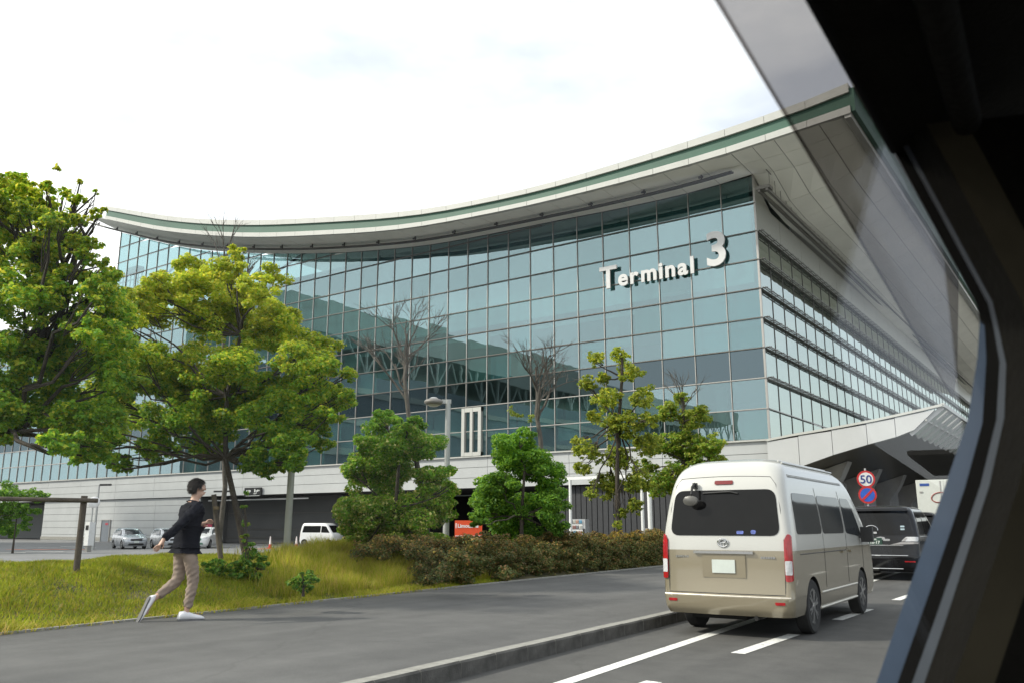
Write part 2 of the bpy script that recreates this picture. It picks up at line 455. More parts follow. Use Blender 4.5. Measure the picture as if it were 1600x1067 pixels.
def grass(name, N, s0, s1, l0, l1, h0, h1, wd, m, patch=0.0, seed=1, lean=0.5, umin=None):
    g = np.random.default_rng(seed)
    s = g.uniform(s0, s1, N * 2); l = g.uniform(min(l0, l1), max(l0, l1), N * 2)
    nzv = np.sin(s * 1.7 + 1.3 * np.sin(l * 1.9)) * np.sin(l * 2.3 + 0.7 * np.sin(s * 2.9)) + 0.5 * np.sin(s * 5.1 + l * 3.7)
    keep = nzv > (patch - 1 + g.uniform(-.8, .8, N * 2))
    if umin is not None:
        X = DS[0] * s + DL[0] * l; Y = DS[1] * s + DL[1] * l; keep &= (800 + 1353 * (X * _rt[0] + Y * _rt[1]) / (X * _hf[0] + Y * _hf[1])) > umin + g.normal(0, 45, N * 2)
    s, l, nzv = s[keep][:N], l[keep][:N], nzv[keep][:N]
    n = len(s); z = bank_z(s, l)
    x = DS[0] * s + DL[0] * l; y = DS[1] * s + DL[1] * l
    h = g.uniform(h0, h1, n) * (1 + .35 * np.clip(nzv, -1, 1)); a = g.uniform(0, 6.283, n); ln = g.normal(0, lean, (n, 2)) * h[:, None]
    wx, wy = np.cos(a) * wd / 2, np.sin(a) * wd / 2
    b = np.stack([x, y, z - .01], -1); wv = np.stack([wx, wy, np.zeros(n)], -1)
    midp = b + np.stack([ln[:, 0] * .35, ln[:, 1] * .35, h * .6], -1); tip = b + np.stack([ln[:, 0], ln[:, 1], h], -1)
    V = np.stack([b - wv, b + wv, midp + wv * .7, tip, midp - wv * .7], 1).reshape(-1, 3)
    k = np.arange(n) * 5
    F = np.concatenate([np.stack([k, k + 1, k + 2, k + 4], -1)]); T = np.stack([k + 4, k + 2, k + 3], -1)
    me = bpy.data.meshes.new(name)
    me.vertices.add(len(V)); me.vertices.foreach_set('co', V.astype(np.float32).ravel())
    me.loops.add(n * 7); li = np.concatenate([F, T], 1).ravel(); me.loops.foreach_set('vertex_index', li.astype(np.int32))
    me.polygons.add(2 * n); ls = np.stack([np.arange(n) * 7, np.arange(n) * 7 + 4], -1).ravel()
    me.polygons.foreach_set('loop_start', ls.astype(np.int32)); me.materials.append(m); me.update(calc_edges=True); me.validate()
    o = link(name, me); tag(o, kind='stuff'); return o
tag(grass('grass', 190000, 0, 16.5, -10.38, -15.6, .035, .10, .012, GRASS_M, -.4, 3), 'short green and straw coloured grass covering the bank', 'grass')
tag(grass('tall_grass', 26000, 10.0, 16.2, -10.7, -14.4, .12, .32, .011, GRASS_D, .1, 5, .3, 455), 'long yellow green grass in front of the columnar bush', 'grass')
tag(grass('verge_weeds', 5200, 2.0, 14.5, -10.24, -10.62, .04, .13, .013, GRASS_D, .35, 9, .75), 'straggling grass spilling over the pale edging of the footpath', 'grass')
# ------------------------------------------------------------------ terminal building
XC, YC = -16.49, 50.69
Z0, RH, NR = 6.45, 1.88, 16
COLW = [2.2, 2.3, 2.3, 2.15, 2.1, 2.1, 2.05, 2.05, 2.0] + [1.97] * 40
XS = [XC]
for cw in COLW: XS.append(XS[-1] - cw)
XL = -91.0
XP = [-120, -105, -91, -84, -76.75, -69, -62.2, -54.4, -48.5, -43.4, -37.5, -31.3, -26, -20.7, -16.2, -10.1, -7.5]
ZP = [48, 40.5, 34.8, 32.3, 30.0, 28.1, 26.7, 25.3, 24.5, 23.95, 23.65, 23.45, 23.25, 23.2, 23.45, 23.85, 24.1]
def _cub(x, X, Zv):
    i = int(np.clip(np.searchsorted(X, x) - 1, 0, len(X) - 2))
    def tan(k):
        if k == 0: return (Zv[1] - Zv[0]) / (X[1] - X[0])
        if k == len(X) - 1: return (Zv[-1] - Zv[-2]) / (X[-1] - X[-2])
        return (Zv[k + 1] - Zv[k - 1]) / (X[k + 1] - X[k - 1])
    h = X[i + 1] - X[i]; t = (x - X[i]) / h
    return (2 * t**3 - 3 * t**2 + 1) * Zv[i] + (t**3 - 2 * t**2 + t) * h * tan(i) + (-2 * t**3 + 3 * t**2) * Zv[i + 1] + (t**3 - t**2) * h * tan(i + 1)
def zs(x): return float(_cub(x, XP, ZP))                      # roof underside at the glass
FB = [(-120, 46), (-105, 40.2), (-86.3, 34.0), (-75.3, 30.45), (-62.9, 27.35), (-52, 25.35), (-42.8, 24.0), (-33.7, 23.4), (-27.3, 23.25), (-18.2, 23.33), (-12.45, 23.7), (-9.9, 23.9), (-8, 24.0)]
FT = [(-120, 47.2), (-105, 41.4), (-85.5, 35.25), (-73.3, 31.5), (-63.1, 29.0), (-52, 26.9), (-41.2, 25.2), (-33.7, 24.65), (-27.3, 24.55), (-18.1, 24.9), (-12.5, 25.3), (-9.0, 25.8), (-8, 25.95)]
def zfb(x): return float(_cub(x, [p[0] for p in FB], [p[1] for p in FB]))
def zft(x): return float(_cub(x, [p[0] for p in FT], [p[1] for p in FT]))
YF = 46.7

PANE = glass_mat('facade_glass', (0.43, 0.53, 0.565), (0.60, 0.785, 0.785), 0.38, 0.0, 0.09)
PANE_R = glass_mat('side_glass', (0.60, 0.65, 0.60), (0.45, 0.56, 0.55), 0.72, 0.0, 0.10)
SPAN = glass_mat('spandrel_glass', (0.125, 0.165, 0.185), (0.10, 0.14, 0.15), 0.75, 0.02, 0.05)
ALU = mat('aluminium_frame', (0.36, 0.35, 0.33), 0.45, 0.6, var=0.06)
ALU_D = mat('dark_frame', (0.12, 0.115, 0.105), 0.5, 0.3, var=0.06)
WPAN = mat('white_cladding', (0.42, 0.435, 0.435), 0.55, var=0.05, scale=0.7)
WTRIM = mat('fascia_white', (0.46, 0.465, 0.435), 0.5, var=0.06, scale=0.6)
GREEN = mat('fascia_green', (0.030, 0.098, 0.064), 0.5, var=0.10, scale=0.5)
SOFF = mat('soffit_panel', (0.82, 0.82, 0.75), 0.6, var=0.06, scale=0.35)
SOFF_B = mat('soffit_backing', (0.05, 0.05, 0.045), 0.8)
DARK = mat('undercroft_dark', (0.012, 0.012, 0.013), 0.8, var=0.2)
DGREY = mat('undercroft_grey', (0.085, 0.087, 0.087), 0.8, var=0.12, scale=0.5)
INT_W = mat('interior_wall', (0.55, 0.64, 0.60), 0.8, var=0.12, scale=0.2)
INT_F = mat('interior_slab', (0.50, 0.53, 0.51), 0.8)
STEEL_W = mat('white_steel', (0.70, 0.71, 0.70), 0.4, var=0.05)
DOORG = mat('grey_door', (0.14, 0.16, 0.185), 0.5, var=0.08)
PLATE_D = mat('sign_black', (0.012, 0.012, 0.013), 0.4)
RAILM = mat('rail_metal', (0.17, 0.165, 0.15), 0.45, 0.5)

bld = thing('terminal_building', 'large glass terminal building under a sweeping curved white and green roof', 'building', (XC, YC, -.3))
def P(name, mb, m, smooth=False): return mb.build(name, m, bld, smooth)

WX0, WX1 = sorted((float(ony(723, 717, YC)[0]), float(ony(752, 715, YC)[0]))); WX0 -= .05; WX1 += .05
# --- glass panes: one object each for the 300 that show largest, the rest joined
panes = []     # (size, kind, corners)
def proj_scale(p): return FPX / max(1e-3, float((np.array(p) - CAM) @ _fw))
dy = 0.045
for j in range(len(XS) - 1):
    xa, xb = XS[j + 1], XS[j]
    if xb < XL: break
    xa = max(xa, XL)
    for k in range(NR):
        za, zb = Z0 + RH * k, Z0 + RH * (k + 1)
        t0, t1 = zs(xa) - .02, zs(xb) - .02
        if max(t0, t1) <= za + .08: continue
        t0, t1 = max(t0, za + dy + .01), max(t1, za + dy + .01)
        if xa < WX1 and xb > WX0 and k < 2:      # the white framed twin window stands here
            for qa, qb in ((xa, WX0), (WX1, xb)):
                if qb - qa > .2: panes.append((proj_scale((qb, YC, za)) * .3, 0, 'L', qa + dy, qb - .02, za + dy, zb - dy, zb - dy))
            continue
        kind = 1 if k == 2 else 0
        panes.append((proj_scale((xb, YC, za)), kind, 'L', xa + dy, xb - dy, za + dy, min(zb - dy, t0), min(zb - dy, t1)))
y = YC
YS = [YC]
while YS[-1] < 200: YS.append(YS[-1] + 2.42)
for j in range(len(YS) - 1):
    for k in range(7):
        za, zb = Z0 + RH * k, Z0 + RH * (k + 1)
        panes.append((proj_scale((XC, YS[j], za)) * .42, 2, 'R', YS[j] + dy, YS[j + 1] - dy, za + dy, zb - dy, zb - dy))
# left wing, lower rows
for j in range(30):
    xa = XL - 1.97 * (j + 1)
    for k in range(10):
        za = Z0 + RH * k
        panes.append((proj_scale((xa, YC, za)) * .5, 1 if k == 2 else 0, 'L', xa + dy, xa + 1.97 - dy, za + dy, za + RH - dy, za + RH - dy))
panes.sort(key=lambda t: -t[0])
PM = [PANE, SPAN, PANE_R]
shared = {}
rest = {0: MB(), 1: MB(), 2: MB()}
def pane_geo(mb, sd, a, b, z0, ta, tb):
    th = .024
    if sd == 'L': mb.prism([(a, 0, z0), (b, 0, z0), (b, 0, tb), (a, 0, ta)], (0, th, 0))
    else: mb.prism([(0, a, z0), (0, b, z0), (0, b, tb), (0, a, ta)], (-th, 0, 0))
for i, (sz, kind, sd, a, b, z0, ta, tb) in enumerate(panes):
    if i < 300:
        w_, h_ = round(b - a, 3), round(ta - z0, 3); h2 = round(tb - z0, 3); key = (kind, sd, w_, h_, h2)
        if key not in shared:
            mb = MB(); pane_geo(mb, sd, -w_ / 2, w_ / 2, -h_ / 2, h_ / 2, h2 - h_ / 2)
            me = mb.mesh('glass_pane', PM[kind])
            bm = bmesh.new(); bm.from_mesh(me); bmesh.ops.recalc_face_normals(bm, faces=bm.faces); bm.to_mesh(me); bm.free()
            shared[key] = me
        o = link('glass_pane', shared[key], bld)
        c = Vector(((a + b) / 2, YC + .03, z0 + h_ / 2)) if sd == 'L' else Vector((XC - .03, (a + b) / 2, z0 + h_ / 2))
        o.location = c - Vector(bld.location)
        t = .0035
        o.rotation_euler = (random.gauss(0, t), 0, random.gauss(0, t)) if sd == 'L' else (0, random.gauss(0, t), random.gauss(0, t))
    else:
        mb = MB(); pane_geo(mb, sd, a, b, z0, ta, tb)
        off = (0, YC + .03, 0) if sd == 'L' else (XC - .03, 0, 0)
        rest[kind].add([(v[0] + off[0], v[1] + off[1], v[2]) for v in mb.v], mb.f)
for kind, mb in rest.items():
    if mb.v:
        o = P('glass_pane', mb, PM[kind]); tag(o, kind='stuff')
# --- mullions and transoms
for j, x in enumerate(XS):
    if x < XL: break
    mb = MB(); mb.box((x, YC + (0.02 if j else .04), (Z0 + zs(x)) / 2), (.048 if j else .12, .13, zs(x) - Z0 - .05)); P('mullion', mb, ALU)
def x_at(z):      # where the roof underside comes down to height z, going left
    x = XC
    while x > XL and zs(x) > z + .1: x -= .25
    return x
for k in range(0, NR):
    z = Z0 + RH * k
    m = ALU if k in (0, 1, 2) else ALU_D
    segs = []; run = None; x = XC + .04
    while x > XL:
        ok = zs(x) > z + .12
        if ok and run is None: run = x
        if not ok and run is not None: segs.append((x + .25, run)); run = None
        x -= .25
    if run is not None: segs.append((XL, run))
    for a, b in segs:
        if b - a < .5: continue
        mb = MB(); mb.box(((a + b) / 2, YC - .025, z), (b - a, .11, .06)); P('transom', mb, m)
    if k < 8:
        mb = MB(); mb.box((XC + .03, (YC + 200) / 2 + .1, z), (.11, 200 - YC - .1, .06)); P('transom', mb, m)
for j, yy in enumerate(YS[1:60]):
    mb = MB(); mb.box((XC - .045, yy, (Z0 + 21.4) / 2), (.10, .05, 21.4 - Z0)); P('mullion', mb, ALU_D)
mb = MB()
for j in range(30): mb.box((XL - 1.97 * (j + 1), YC + .02, Z0 + 9.4), (.07, .13, 18.8))
for k in range(11): mb.box((XL - 30, YC - .025, Z0 + RH * k), (60, .11, .085))
tag(P('wing_frame', mb, ALU), kind='stuff')
# --- sun louvres on the right face: rails held off the glass on brackets
for k in range(2, 8):
    z = Z0 + RH * k
    mb = MB()
    mb.box((XC + .20, (YC + 190) / 2, z + .03), (.06, 190 - YC, .05)); mb.box((XC + .36, (YC + 190) / 2, z + .03), (.06, 190 - YC, .05))
    P('sun_louvre', mb, RAILM)
    mb = MB()
    for q in range(110): mb.box((XC + .23, YC + .3 + q * 1.21, z + .06), (.36, .04, .06))
    tag(P('louvre_bracket', mb, ALU_D), kind='stuff')
# metal band above the glass of the right face
ZR0, ZR1 = Z0 + RH * 7 + .09, 21.75
for q in range(24):
    mb = MB(); ya = YC + .05 + q * 4.84
    mb.box((XC - .02, ya + 2.40, (ZR0 + ZR1) / 2), (.10, 4.80, ZR1 - ZR0)); P('band_panel', mb, mat('band_metal', (0.30, 0.30, 0.265), 0.38, 0.35, var=0.05))
mb = MB(); mb.add([(XC, YC + .05, 21.75), (XC, 54, 21.75), (XC, YC + .05, zs(XC) - .02)], [(0, 1, 2)]); mb.add([(XC - .1, YC + .05, 21.75), (XC - .1, 54, 21.75), (XC - .1, YC + .05, zs(XC) - .02)], [(0, 2, 1)])
P('band_panel', mb, MATS['band_metal'])
# maintenance gantry along the right face
mb = MB()
for dx, dz in ((.55, 22.0), (1.05, 22.0)): mb.box((XC + dx, 50.0 + 70, dz), (.16, 140, .2))
mb.box((XC + .8, 50.3, 22.15), (.9, .7, .22))
P('gantry_rail', mb, RAILM)
mb = MB()
for q in range(90): mb.box((XC + 1.1, 50.5 + q * 1.1, 22.7), (.03, .03, 1.2))
mb.box((XC + 1.1, 50 + 50, 23.25), (.04, 100, .04))
P('gantry_railing', mb, RAILM)

# --- roof
def strip_x(a, b, step):
    n = max(2, int(abs(b - a) / step)); return [a + (b - a) * i / n for i in range(n + 1)]
XR = -9.9         # right edge of the eaves underside
# fascia pieces along the front, each about 2.4 m long
xs_ = strip_x(-87.2, XR + .5, 2.4)
bands = [('fascia_panel', WTRIM, .70, 1.0, .16), ('fascia_channel', GREEN, .25, .70, .0), ('fascia_panel', WTRIM, .0, .25, .12)]
for nm, m, f0, f1, proud in bands:
    if nm == 'fascia_channel':
        mb = MB()
        for i in range(len(xs_) - 1):
            a, b = xs_[i], xs_[i + 1]
            za0, za1 = zfb(a) + (zft(a) - zfb(a)) * f0, zfb(a) + (zft(a) - zfb(a)) * f1
            zb0, zb1 = zfb(b) + (zft(b) - zfb(b)) * f0, zfb(b) + (zft(b) - zfb(b)) * f1
            mb.prism([(a, YF, za0), (b, YF, zb0), (b, YF, zb1), (a, YF, za1)], (0, .2, 0))
        P(nm, mb, m)
        continue
    for i in range(len(xs_) - 1):
        a, b = xs_[i] + .012, xs_[i + 1] - .012
        za0, za1 = zfb(a) + (zft(a) - zfb(a)) * f0, zfb(a) + (zft(a) - zfb(a)) * f1
        zb0, zb1 = zfb(b) + (zft(b) - zfb(b)) * f0, zfb(b) + (zft(b) - zfb(b)) * f1
        mb = MB(); mb.prism([(a, YF - proud, za0), (b, YF - proud, zb0), (b, YF - proud, zb1), (a, YF - proud, za1)], (0, .35, 0)); P(nm, mb, m)
# roof sheet behind the fascia (slightly crowned)
mb = MB(); V = []; n = len(xs_)
for yy, dz in ((YF + .2, 0.0), (YF + 6, .25), (YF + 40, 0.6), (YF + 160, .6)):
    for x in xs_: V.append((x, yy, zft(x) + dz - .03))
F = [(r * n + i, r * n + i + 1, (r + 1) * n + i + 1, (r + 1) * n + i) for r in range(3) for i in range(n - 1)]
mb.add(V, F); P('roof', mb, mat('roof_metal', (0.5, 0.51, 0.49), 0.5, 0.2, var=0.05), 40)
# front soffit, panels between the fascia and the glass
xs2 = [x for x in XS if x > XL - 2][::-1]
xs2 = [-91.5] + [x for x in xs2 if x > -91]
for i in range(len(xs2) - 1):
    a, b = xs2[i] + .02, xs2[i + 1] - .02
    for (t0, t1) in ((0.0, .5), (.5, 1.0)):
        q = []
        for x, t in ((a, t0), (b, t0), (b, t1), (a, t1)):
            tt = t + (.008 if t == t0 else -.008)
            q.append((x, YF + .12 + (YC - YF - .12) * tt, zfb(x) * (1 - tt) + zs(x) * tt))
        mb = MB(); mb.prism(q, (0, 0, .03)); P('soffit_panel', mb, SOFF)
mb = MB(); V = []; n = len(xs2)
for t in (0, 1):
    for x in xs2: V.append((x, YF + .2 + (YC + .3 - YF - .2) * t, (zfb(x) * (1 - t) + zs(x) * t) + .06))
mb.add(V, [(i, i + 1, n + i + 1, n + i) for i in range(n - 1)]); P('soffit_backing', mb, SOFF_B)
# side soffit over the forecourt: rises from the gantry to the outer lip, with a wave along its length
def zside(x, y):
    t = np.clip((x - XC) / (XR - XC), 0, 1)
    zi = 23.4 - 1.45 * np.clip((y - 50.7) / 4, 0, 1)
    zi += .25 * math.sin((y - 50) / 9.0) * min(1, max(0, (y - 54) / 10)) * (1 - t)
    base_front = zfb(x) if y < YC else None
    z = zi * (1 - t) + 23.9 * t - .55 * math.sin(math.pi * t) * .6
    if y < YC:
        f = (y - YF) / (YC - YF); zf = zfb(x); z = zf * (1 - f) + z * f
    return float(z)
xcols = [XC + .02 + (XR - XC - .02) * i / 5 for i in range(6)]
ycols = [YF + .12, 48.7, 50.69] + [50.69 + 3.2 * i for i in range(1, 34)]
for i in range(5):
    for j in range(len(ycols) - 1):
        a, b, c, d = xcols[i] + .02, xcols[i + 1] - .02, ycols[j] + .02, ycols[j + 1] - .02
        mb = MB(); mb.prism([(a, c, zside(a, c)), (b, c, zside(b, c)), (b, d, zside(b, d)), (a, d, zside(a, d))], (0, 0, .03)); P('soffit_panel', mb, SOFF)
mb = MB(); V = []
for yy in ycols:
    for x in xcols: V.append((x, yy, zside(x, yy) + .08))
mb.add(V, [(r * 6 + i, r * 6 + i + 1, (r + 1) * 6 + i + 1, (r + 1) * 6 + i) for r in range(len(ycols) - 1) for i in range(5)]); P('soffit_backing', mb, SOFF_B)
# side fascia: lip, green recess and top trim running back along the forecourt
YE = 157.0
for nm, m, x0, z0, z1, th in (('side_fascia_lip', WTRIM, XR + .30, 23.72, 24.05, .35), ('side_fascia_channel', GREEN, XR + .62, 24.05, 25.45, .25), ('side_fascia_trim', WTRIM, XR + .95, 25.45, 25.88, .45)):
    yy = YF - .05; L = 6.0 if nm != 'side_fascia_channel' else YE - YF
    while yy < YE - 1:
        mb = MB(); mb.box((x0, yy + L / 2, (z0 + z1) / 2), (th, L - .03, z1 - z0)); P(nm, mb, m); yy += L
# underside of the outermost strip beyond the lip
mb = MB(); mb.box((XR + .1, (YF + YE) / 2, 23.95), (.5, YE - YF, .05)); P('soffit_backing', mb, SOFF)
# maintenance rail under the front eaves
pts = [(x, 48.55, zfb(x) * .45 + zs(x) * .55 - .38) for x in strip_x(-100, XC - .6, 2.0)]
RAILD = mat('rail_dark', (.045, .043, .04), .5, .3)
mb = MB(); mb.tube(pts, .10, 6); mb.tube([(p[0], p[1] + .26, p[2] + .05) for p in pts], .07, 6); P('maintenance_rail', mb, RAILD, 60)
for p in pts[::2]:
    mb = MB(); mb.bar((p[0], p[1], p[2] - .05), (p[0], p[1], p[2] + .42), .07); mb.box((p[0], p[1] - .1, p[2] + .2), (.3, .12, .12)); P('rail_bracket', mb, RAILD)

# --- interior seen through the glass: slabs, columns, core walls
for k in (2, 5, 8):
    z = Z0 + RH * k + (.3 if k == 2 else 0)
    mb = MB(); mb.box((-70, YC + 14, z), (2 * (70 + XC) - .8, 26, .35)); P('floor_slab', mb, INT_F)
mb = MB(); mb.box((-70, YC + 11, 15), (105, .3, 22)); P('core_wall', mb, INT_W)
for q in range(9):
    mb = MB(); mb.tube([(XC - 4 - q * 8.0, YC + 3, Z0 - .2), (XC - 4 - q * 8.0, YC + 3, 22.5)], .38, 12); P('interior_column', mb, STEEL_W, 40)
mb = MB(); mb.box((-110, YC + 14, 5.95), (188, 27, .5)); P('floor_slab', mb, INT_F)
BLIND = mat('interior_blind', (0.30, 0.50, 0.44), 0.8, var=.1)
for q in range(16):     # pale roller screens some way behind the lowest rows
    mb = MB(); xx = XC - 9 - q * 4.1; mb.box((xx, YC + 1.2, Z0 + RH * 1.45), (3.9, .04, RH * .95)); P('roller_and_glow_screen', mb, BLIND)
mb = MB(); mb.box((-53, YC + .6, 20.3), (72, .12, 7.7)); P('upper_brightening_sheet', mb, mat('pale_brightening_sheet', (.80, .85, .83), .8))  # unseen pale sheet added to brighten the upper glass rows
SCR_T = mat('cyan_interior_glow', (.42, .70, .76), .8, var=.08)
rb = random.Random(3)
for j in range(0, 34):      # added blinds and partitions behind single panes; cyan ones paint in the lit interior
    for k in range(0, 8):
        if k == 2 or (k < 2 and -42 < XS[j] < -37): continue
        pr_ = .85 if (j < 4 and k in (3, 4)) else (.35 if k < 5 else .12)
        if rb.random() > pr_: continue
        hh = RH * rb.choice((1, 1, .6, .35)) - .1 if not (j < 4 and k in (3, 4)) else RH - .1
        mb = MB(); mb.box(((XS[j] + XS[j + 1]) / 2, YC + .40, Z0 + RH * (k + 1) - .05 - hh / 2), (XS[j] - XS[j + 1] - .1, .03, hh)); P('roller_and_glow_screen', mb, SCR_T if (k in (3, 4) and rb.random() < .7) else BLIND)
# left wing body and its grey roof
mb = MB(); mb.box((XL - 31, YC + 16, 15.5), (60, 31.5, 18)); P('wing_core', mb, INT_W)
mb = MB(); mb.prism([(XL - 62, YC - .6, Z0 + 18.85), (XL + .0, YC - .6, Z0 + 18.85), (XL + .0, YC + 10, 31.2), (XL - 62, YC + 10, 31.2)], (0, .3, .5)); P('wing_roof', mb, mat('wing_roof_grey', (0.22, 0.235, 0.25), 0.5, 0.2))
mb = MB()
for q in range(7): mb.box((XL - 1.5 - q * .8, YC + 4, 30.2), (.1, .1, 2.0)); 
mb.box((XL - 4, YC + 4, 31.3), (6, .12, .12)); mb.box((XL - 4, YC + 4, 30.5), (6, .12, .12)); mb.box((XL - 3, YC + 4, 31.6), (2.2, .9, .7))
P('roof_equipment', mb, RAILM)
# inclined struts inside the far left glass
for q in range(3):
    mb = MB(); mb.bar((-90 + q * 11, YC + 1.0, 25.2 - q * .5), (-80 + q * 11, YC + 1.0, 29.5 - q * 1.1), .18); P('interior_strut', mb, ALU_D)

# --- white band above the ground floor and the solid white wall
def panels(x0, x1, z0, z1, w_, h_, yy, m, nm='wall_panel'):
    nx = max(1, round((x1 - x0) / w_)); nz_ = max(1, round((z1 - z0) / h_)); dx = (x1 - x0) / nx; dz = (z1 - z0) / nz_
    for i in range(nx):
        for k in range(nz_):
            mb = MB(); mb.box((x0 + dx * (i + .5), yy + random.uniform(-.004, .004), z0 + dz * (k + .5)), (dx - .03, .08, dz - .03)); P(nm, mb, m)
mb = MB(); mb.box((-83.3, YC + .22, 5.25), (133.4, .3, 2.28)); P('wall_backing', mb, DGREY)
panels(-150, XC, 4.1, 6.38, 7.0, .76, YC - .02, WPAN)
mb = MB(); mb.box((-83.3, YC - .08, 6.40), (133.6, .3, .07)); P('sill', mb, WTRIM)
mb = MB(); mb.box((-86.9, YC + 3.3, 1.9), (29.4, 6, 4.3)); P('wall_backing', mb, DGREY)
panels(-101.6, -72.2, -.3, 4.07, 7.3, .73, YC + .2, WPAN)
mb = MB(); mb.box((-136, YC + 9, 1.9), (68, .4, 4.4)); P('recess_wall', mb, mat('recess_grey', (0.25, 0.26, 0.265), 0.8, var=.08))
mb = MB(); mb.box((-86.9, YC + .14, .0), (29.5, .06, .35)); P('plinth', mb, CONC)
# grey service door in the white wall
c = ony(163, 828, YC)
d_ = MB(); d_.box((c[0], YC + .13, .82), (1.55, .08, 2.2)); dr = P('service_door', d_, DOORG)
mb = MB()
for a in ((c[0] - .82, .82, .08, 2.3), (c[0] + .82, .82, .08, 2.3), (c[0], 1.96, 1.7, .08)): mb.box((a[0], YC + .10, a[1]), (a[2], .12, a[3]))
mb.build('door_frame', ALU, dr); mb = MB(); mb.box((c[0] + .2, YC + .085, 1.55), (.55, .02, .22)); mb.build('door_notice', mat('notice_red', (0.35, 0.03, 0.05), .5), dr)
# undercroft
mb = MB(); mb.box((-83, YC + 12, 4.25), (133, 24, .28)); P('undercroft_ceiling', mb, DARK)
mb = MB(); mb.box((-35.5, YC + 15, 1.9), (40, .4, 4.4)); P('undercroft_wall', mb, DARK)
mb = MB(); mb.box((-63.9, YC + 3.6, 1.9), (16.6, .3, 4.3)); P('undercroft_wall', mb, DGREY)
for zz in (.25, 1.05, 2.55):
    mb = MB(); mb.box((-63.9, YC + 3.4, zz), (16.6, .08, .06)); P('wall_rail', mb, ALU_D)
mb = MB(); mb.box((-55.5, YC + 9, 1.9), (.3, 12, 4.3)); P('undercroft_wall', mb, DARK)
mb = MB(); mb.tube([(-71.5, YC + .6, 3.72), (-57.5, YC + .6, 3.72)], .06, 8); P('ceiling_tube', mb, STEEL_W)
for xx in (-52, -43, -34):
    mb = MB(); mb.box((xx, YC + 6, 1.9), (.8, .8, 4.3)); P('undercroft_column', mb, DARK)
RIB = mat('ribbed_dark_wall', (0.030, 0.032, 0.036), 0.6, var=.15)
for q in range(36):
    mb = MB(); mb.box((-31.4 + q * .42, YC + .5, 1.85), (.36, .12, 4.4)); P('ribbed_panel', mb, RIB)
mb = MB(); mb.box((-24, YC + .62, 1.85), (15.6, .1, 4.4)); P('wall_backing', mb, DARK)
# white framed twin window in the glass front
wx = (ony(723, 717, YC)[0], ony(752, 715, YC)[0]); wx = (min(wx) - .05, max(wx) + .05); wz = (6.48, 10.12)
mb = MB(); W = wx[1] - wx[0]; mxw = sum(wx) / 2
for xx in (wx[0] + .14, mxw, wx[1] - .14): mb.box((xx, YC - .04, sum(wz) / 2), (.28 if xx != mxw else .24, .24, wz[1] - wz[0]))
for zz, hh in ((wz[0] + .14, .28), (wz[1] - .16, .32)): mb.box((mxw, YC - .035, zz), (W, .22, hh))
fr = P('window_frame', mb, WTRIM)
for xx in ((wx[0] + mxw) / 2, (wx[1] + mxw) / 2):
    mb = MB(); mb.box((xx, YC + .02, sum(wz) / 2), (W / 2 - .2, .03, wz[1] - wz[0] - .4)); mb.build('window_glass', PANE, fr)
mb = MB()
for a, b in ((-41.9, wx[0]), (wx[1], -38.2)):
    pass

# --- big roof lettering
LET = mat('letter_white', (0.60, 0.605, 0.60), 0.45, var=0.04, scale=1.5)
p0 = ony(936, 452, YC - .42); p1 = ony(1084, 430, YC - .42)
sign = thing('terminal_sign', 'big white raised lettering reading Terminal 3 mounted on the glass front', 'sign', (float(p0[0]), YC - .27, float(p0[2])))
def glyph_advance(ch, size, bold):
    me = text_mesh(ch, size, .12, bold); v = np.array([x.co for x in me.vertices]); return me, v
def lettering(txt, x0, z0, size, bold, track, name):
    x = x0
    for ch in txt:
        me, v = glyph_advance(ch, size, bold)
        me.materials.clear(); me.materials.append(LET); me.name = name
        mnx, mxx = v[:, 0].min(), v[:, 0].max()
        o = link(name, me, sign); o.rotation_euler = (R(90), 0, 0)
        o.location = (x - mnx, 0, z0)
        x += (mxx - mnx) + track
    return x
def cap_h(ch, size): 
    me = text_mesh(ch, size, .2, 0); v = np.array([q.co for q in me.vertices]); return v[:, 1].max() - v[:, 1].min()
span = float(p1[0] - p0[0])
sT = 1.52 / cap_h('T', 1.0); sL = 1.08 / cap_h('l', 1.0)
def widths(txt, size, bold): return sum((lambda v: v[:, 0].max() - v[:, 0].min())(glyph_advance(ch, size, bold)[1]) for ch in txt)
tr_ = (span - widths('T', sT, .045) - widths('erminal', sL, .05)) / 7.0
xe = lettering('T', 0, .0, sT, .045, tr_ - .08, 'letter')
xe = lettering('erminal', xe, .02, sL, .05, tr_ + .012, 'letter')
q3 = ony(1104, 418, YC - .45)
s3 = 2.2 / cap_h('3', 1.0)
lettering('3', float(q3[0] - p0[0]), float(q3[2] - p0[2]) + .12, s3, .075, 0, 'numeral')
for q in range(6):
    mb = MB(); mb.box((.4 + q * (xe - .8) / 5, .15, .46), (.04, .16, .1)); mb.build('letter_stud', ALU, sign, world=False)

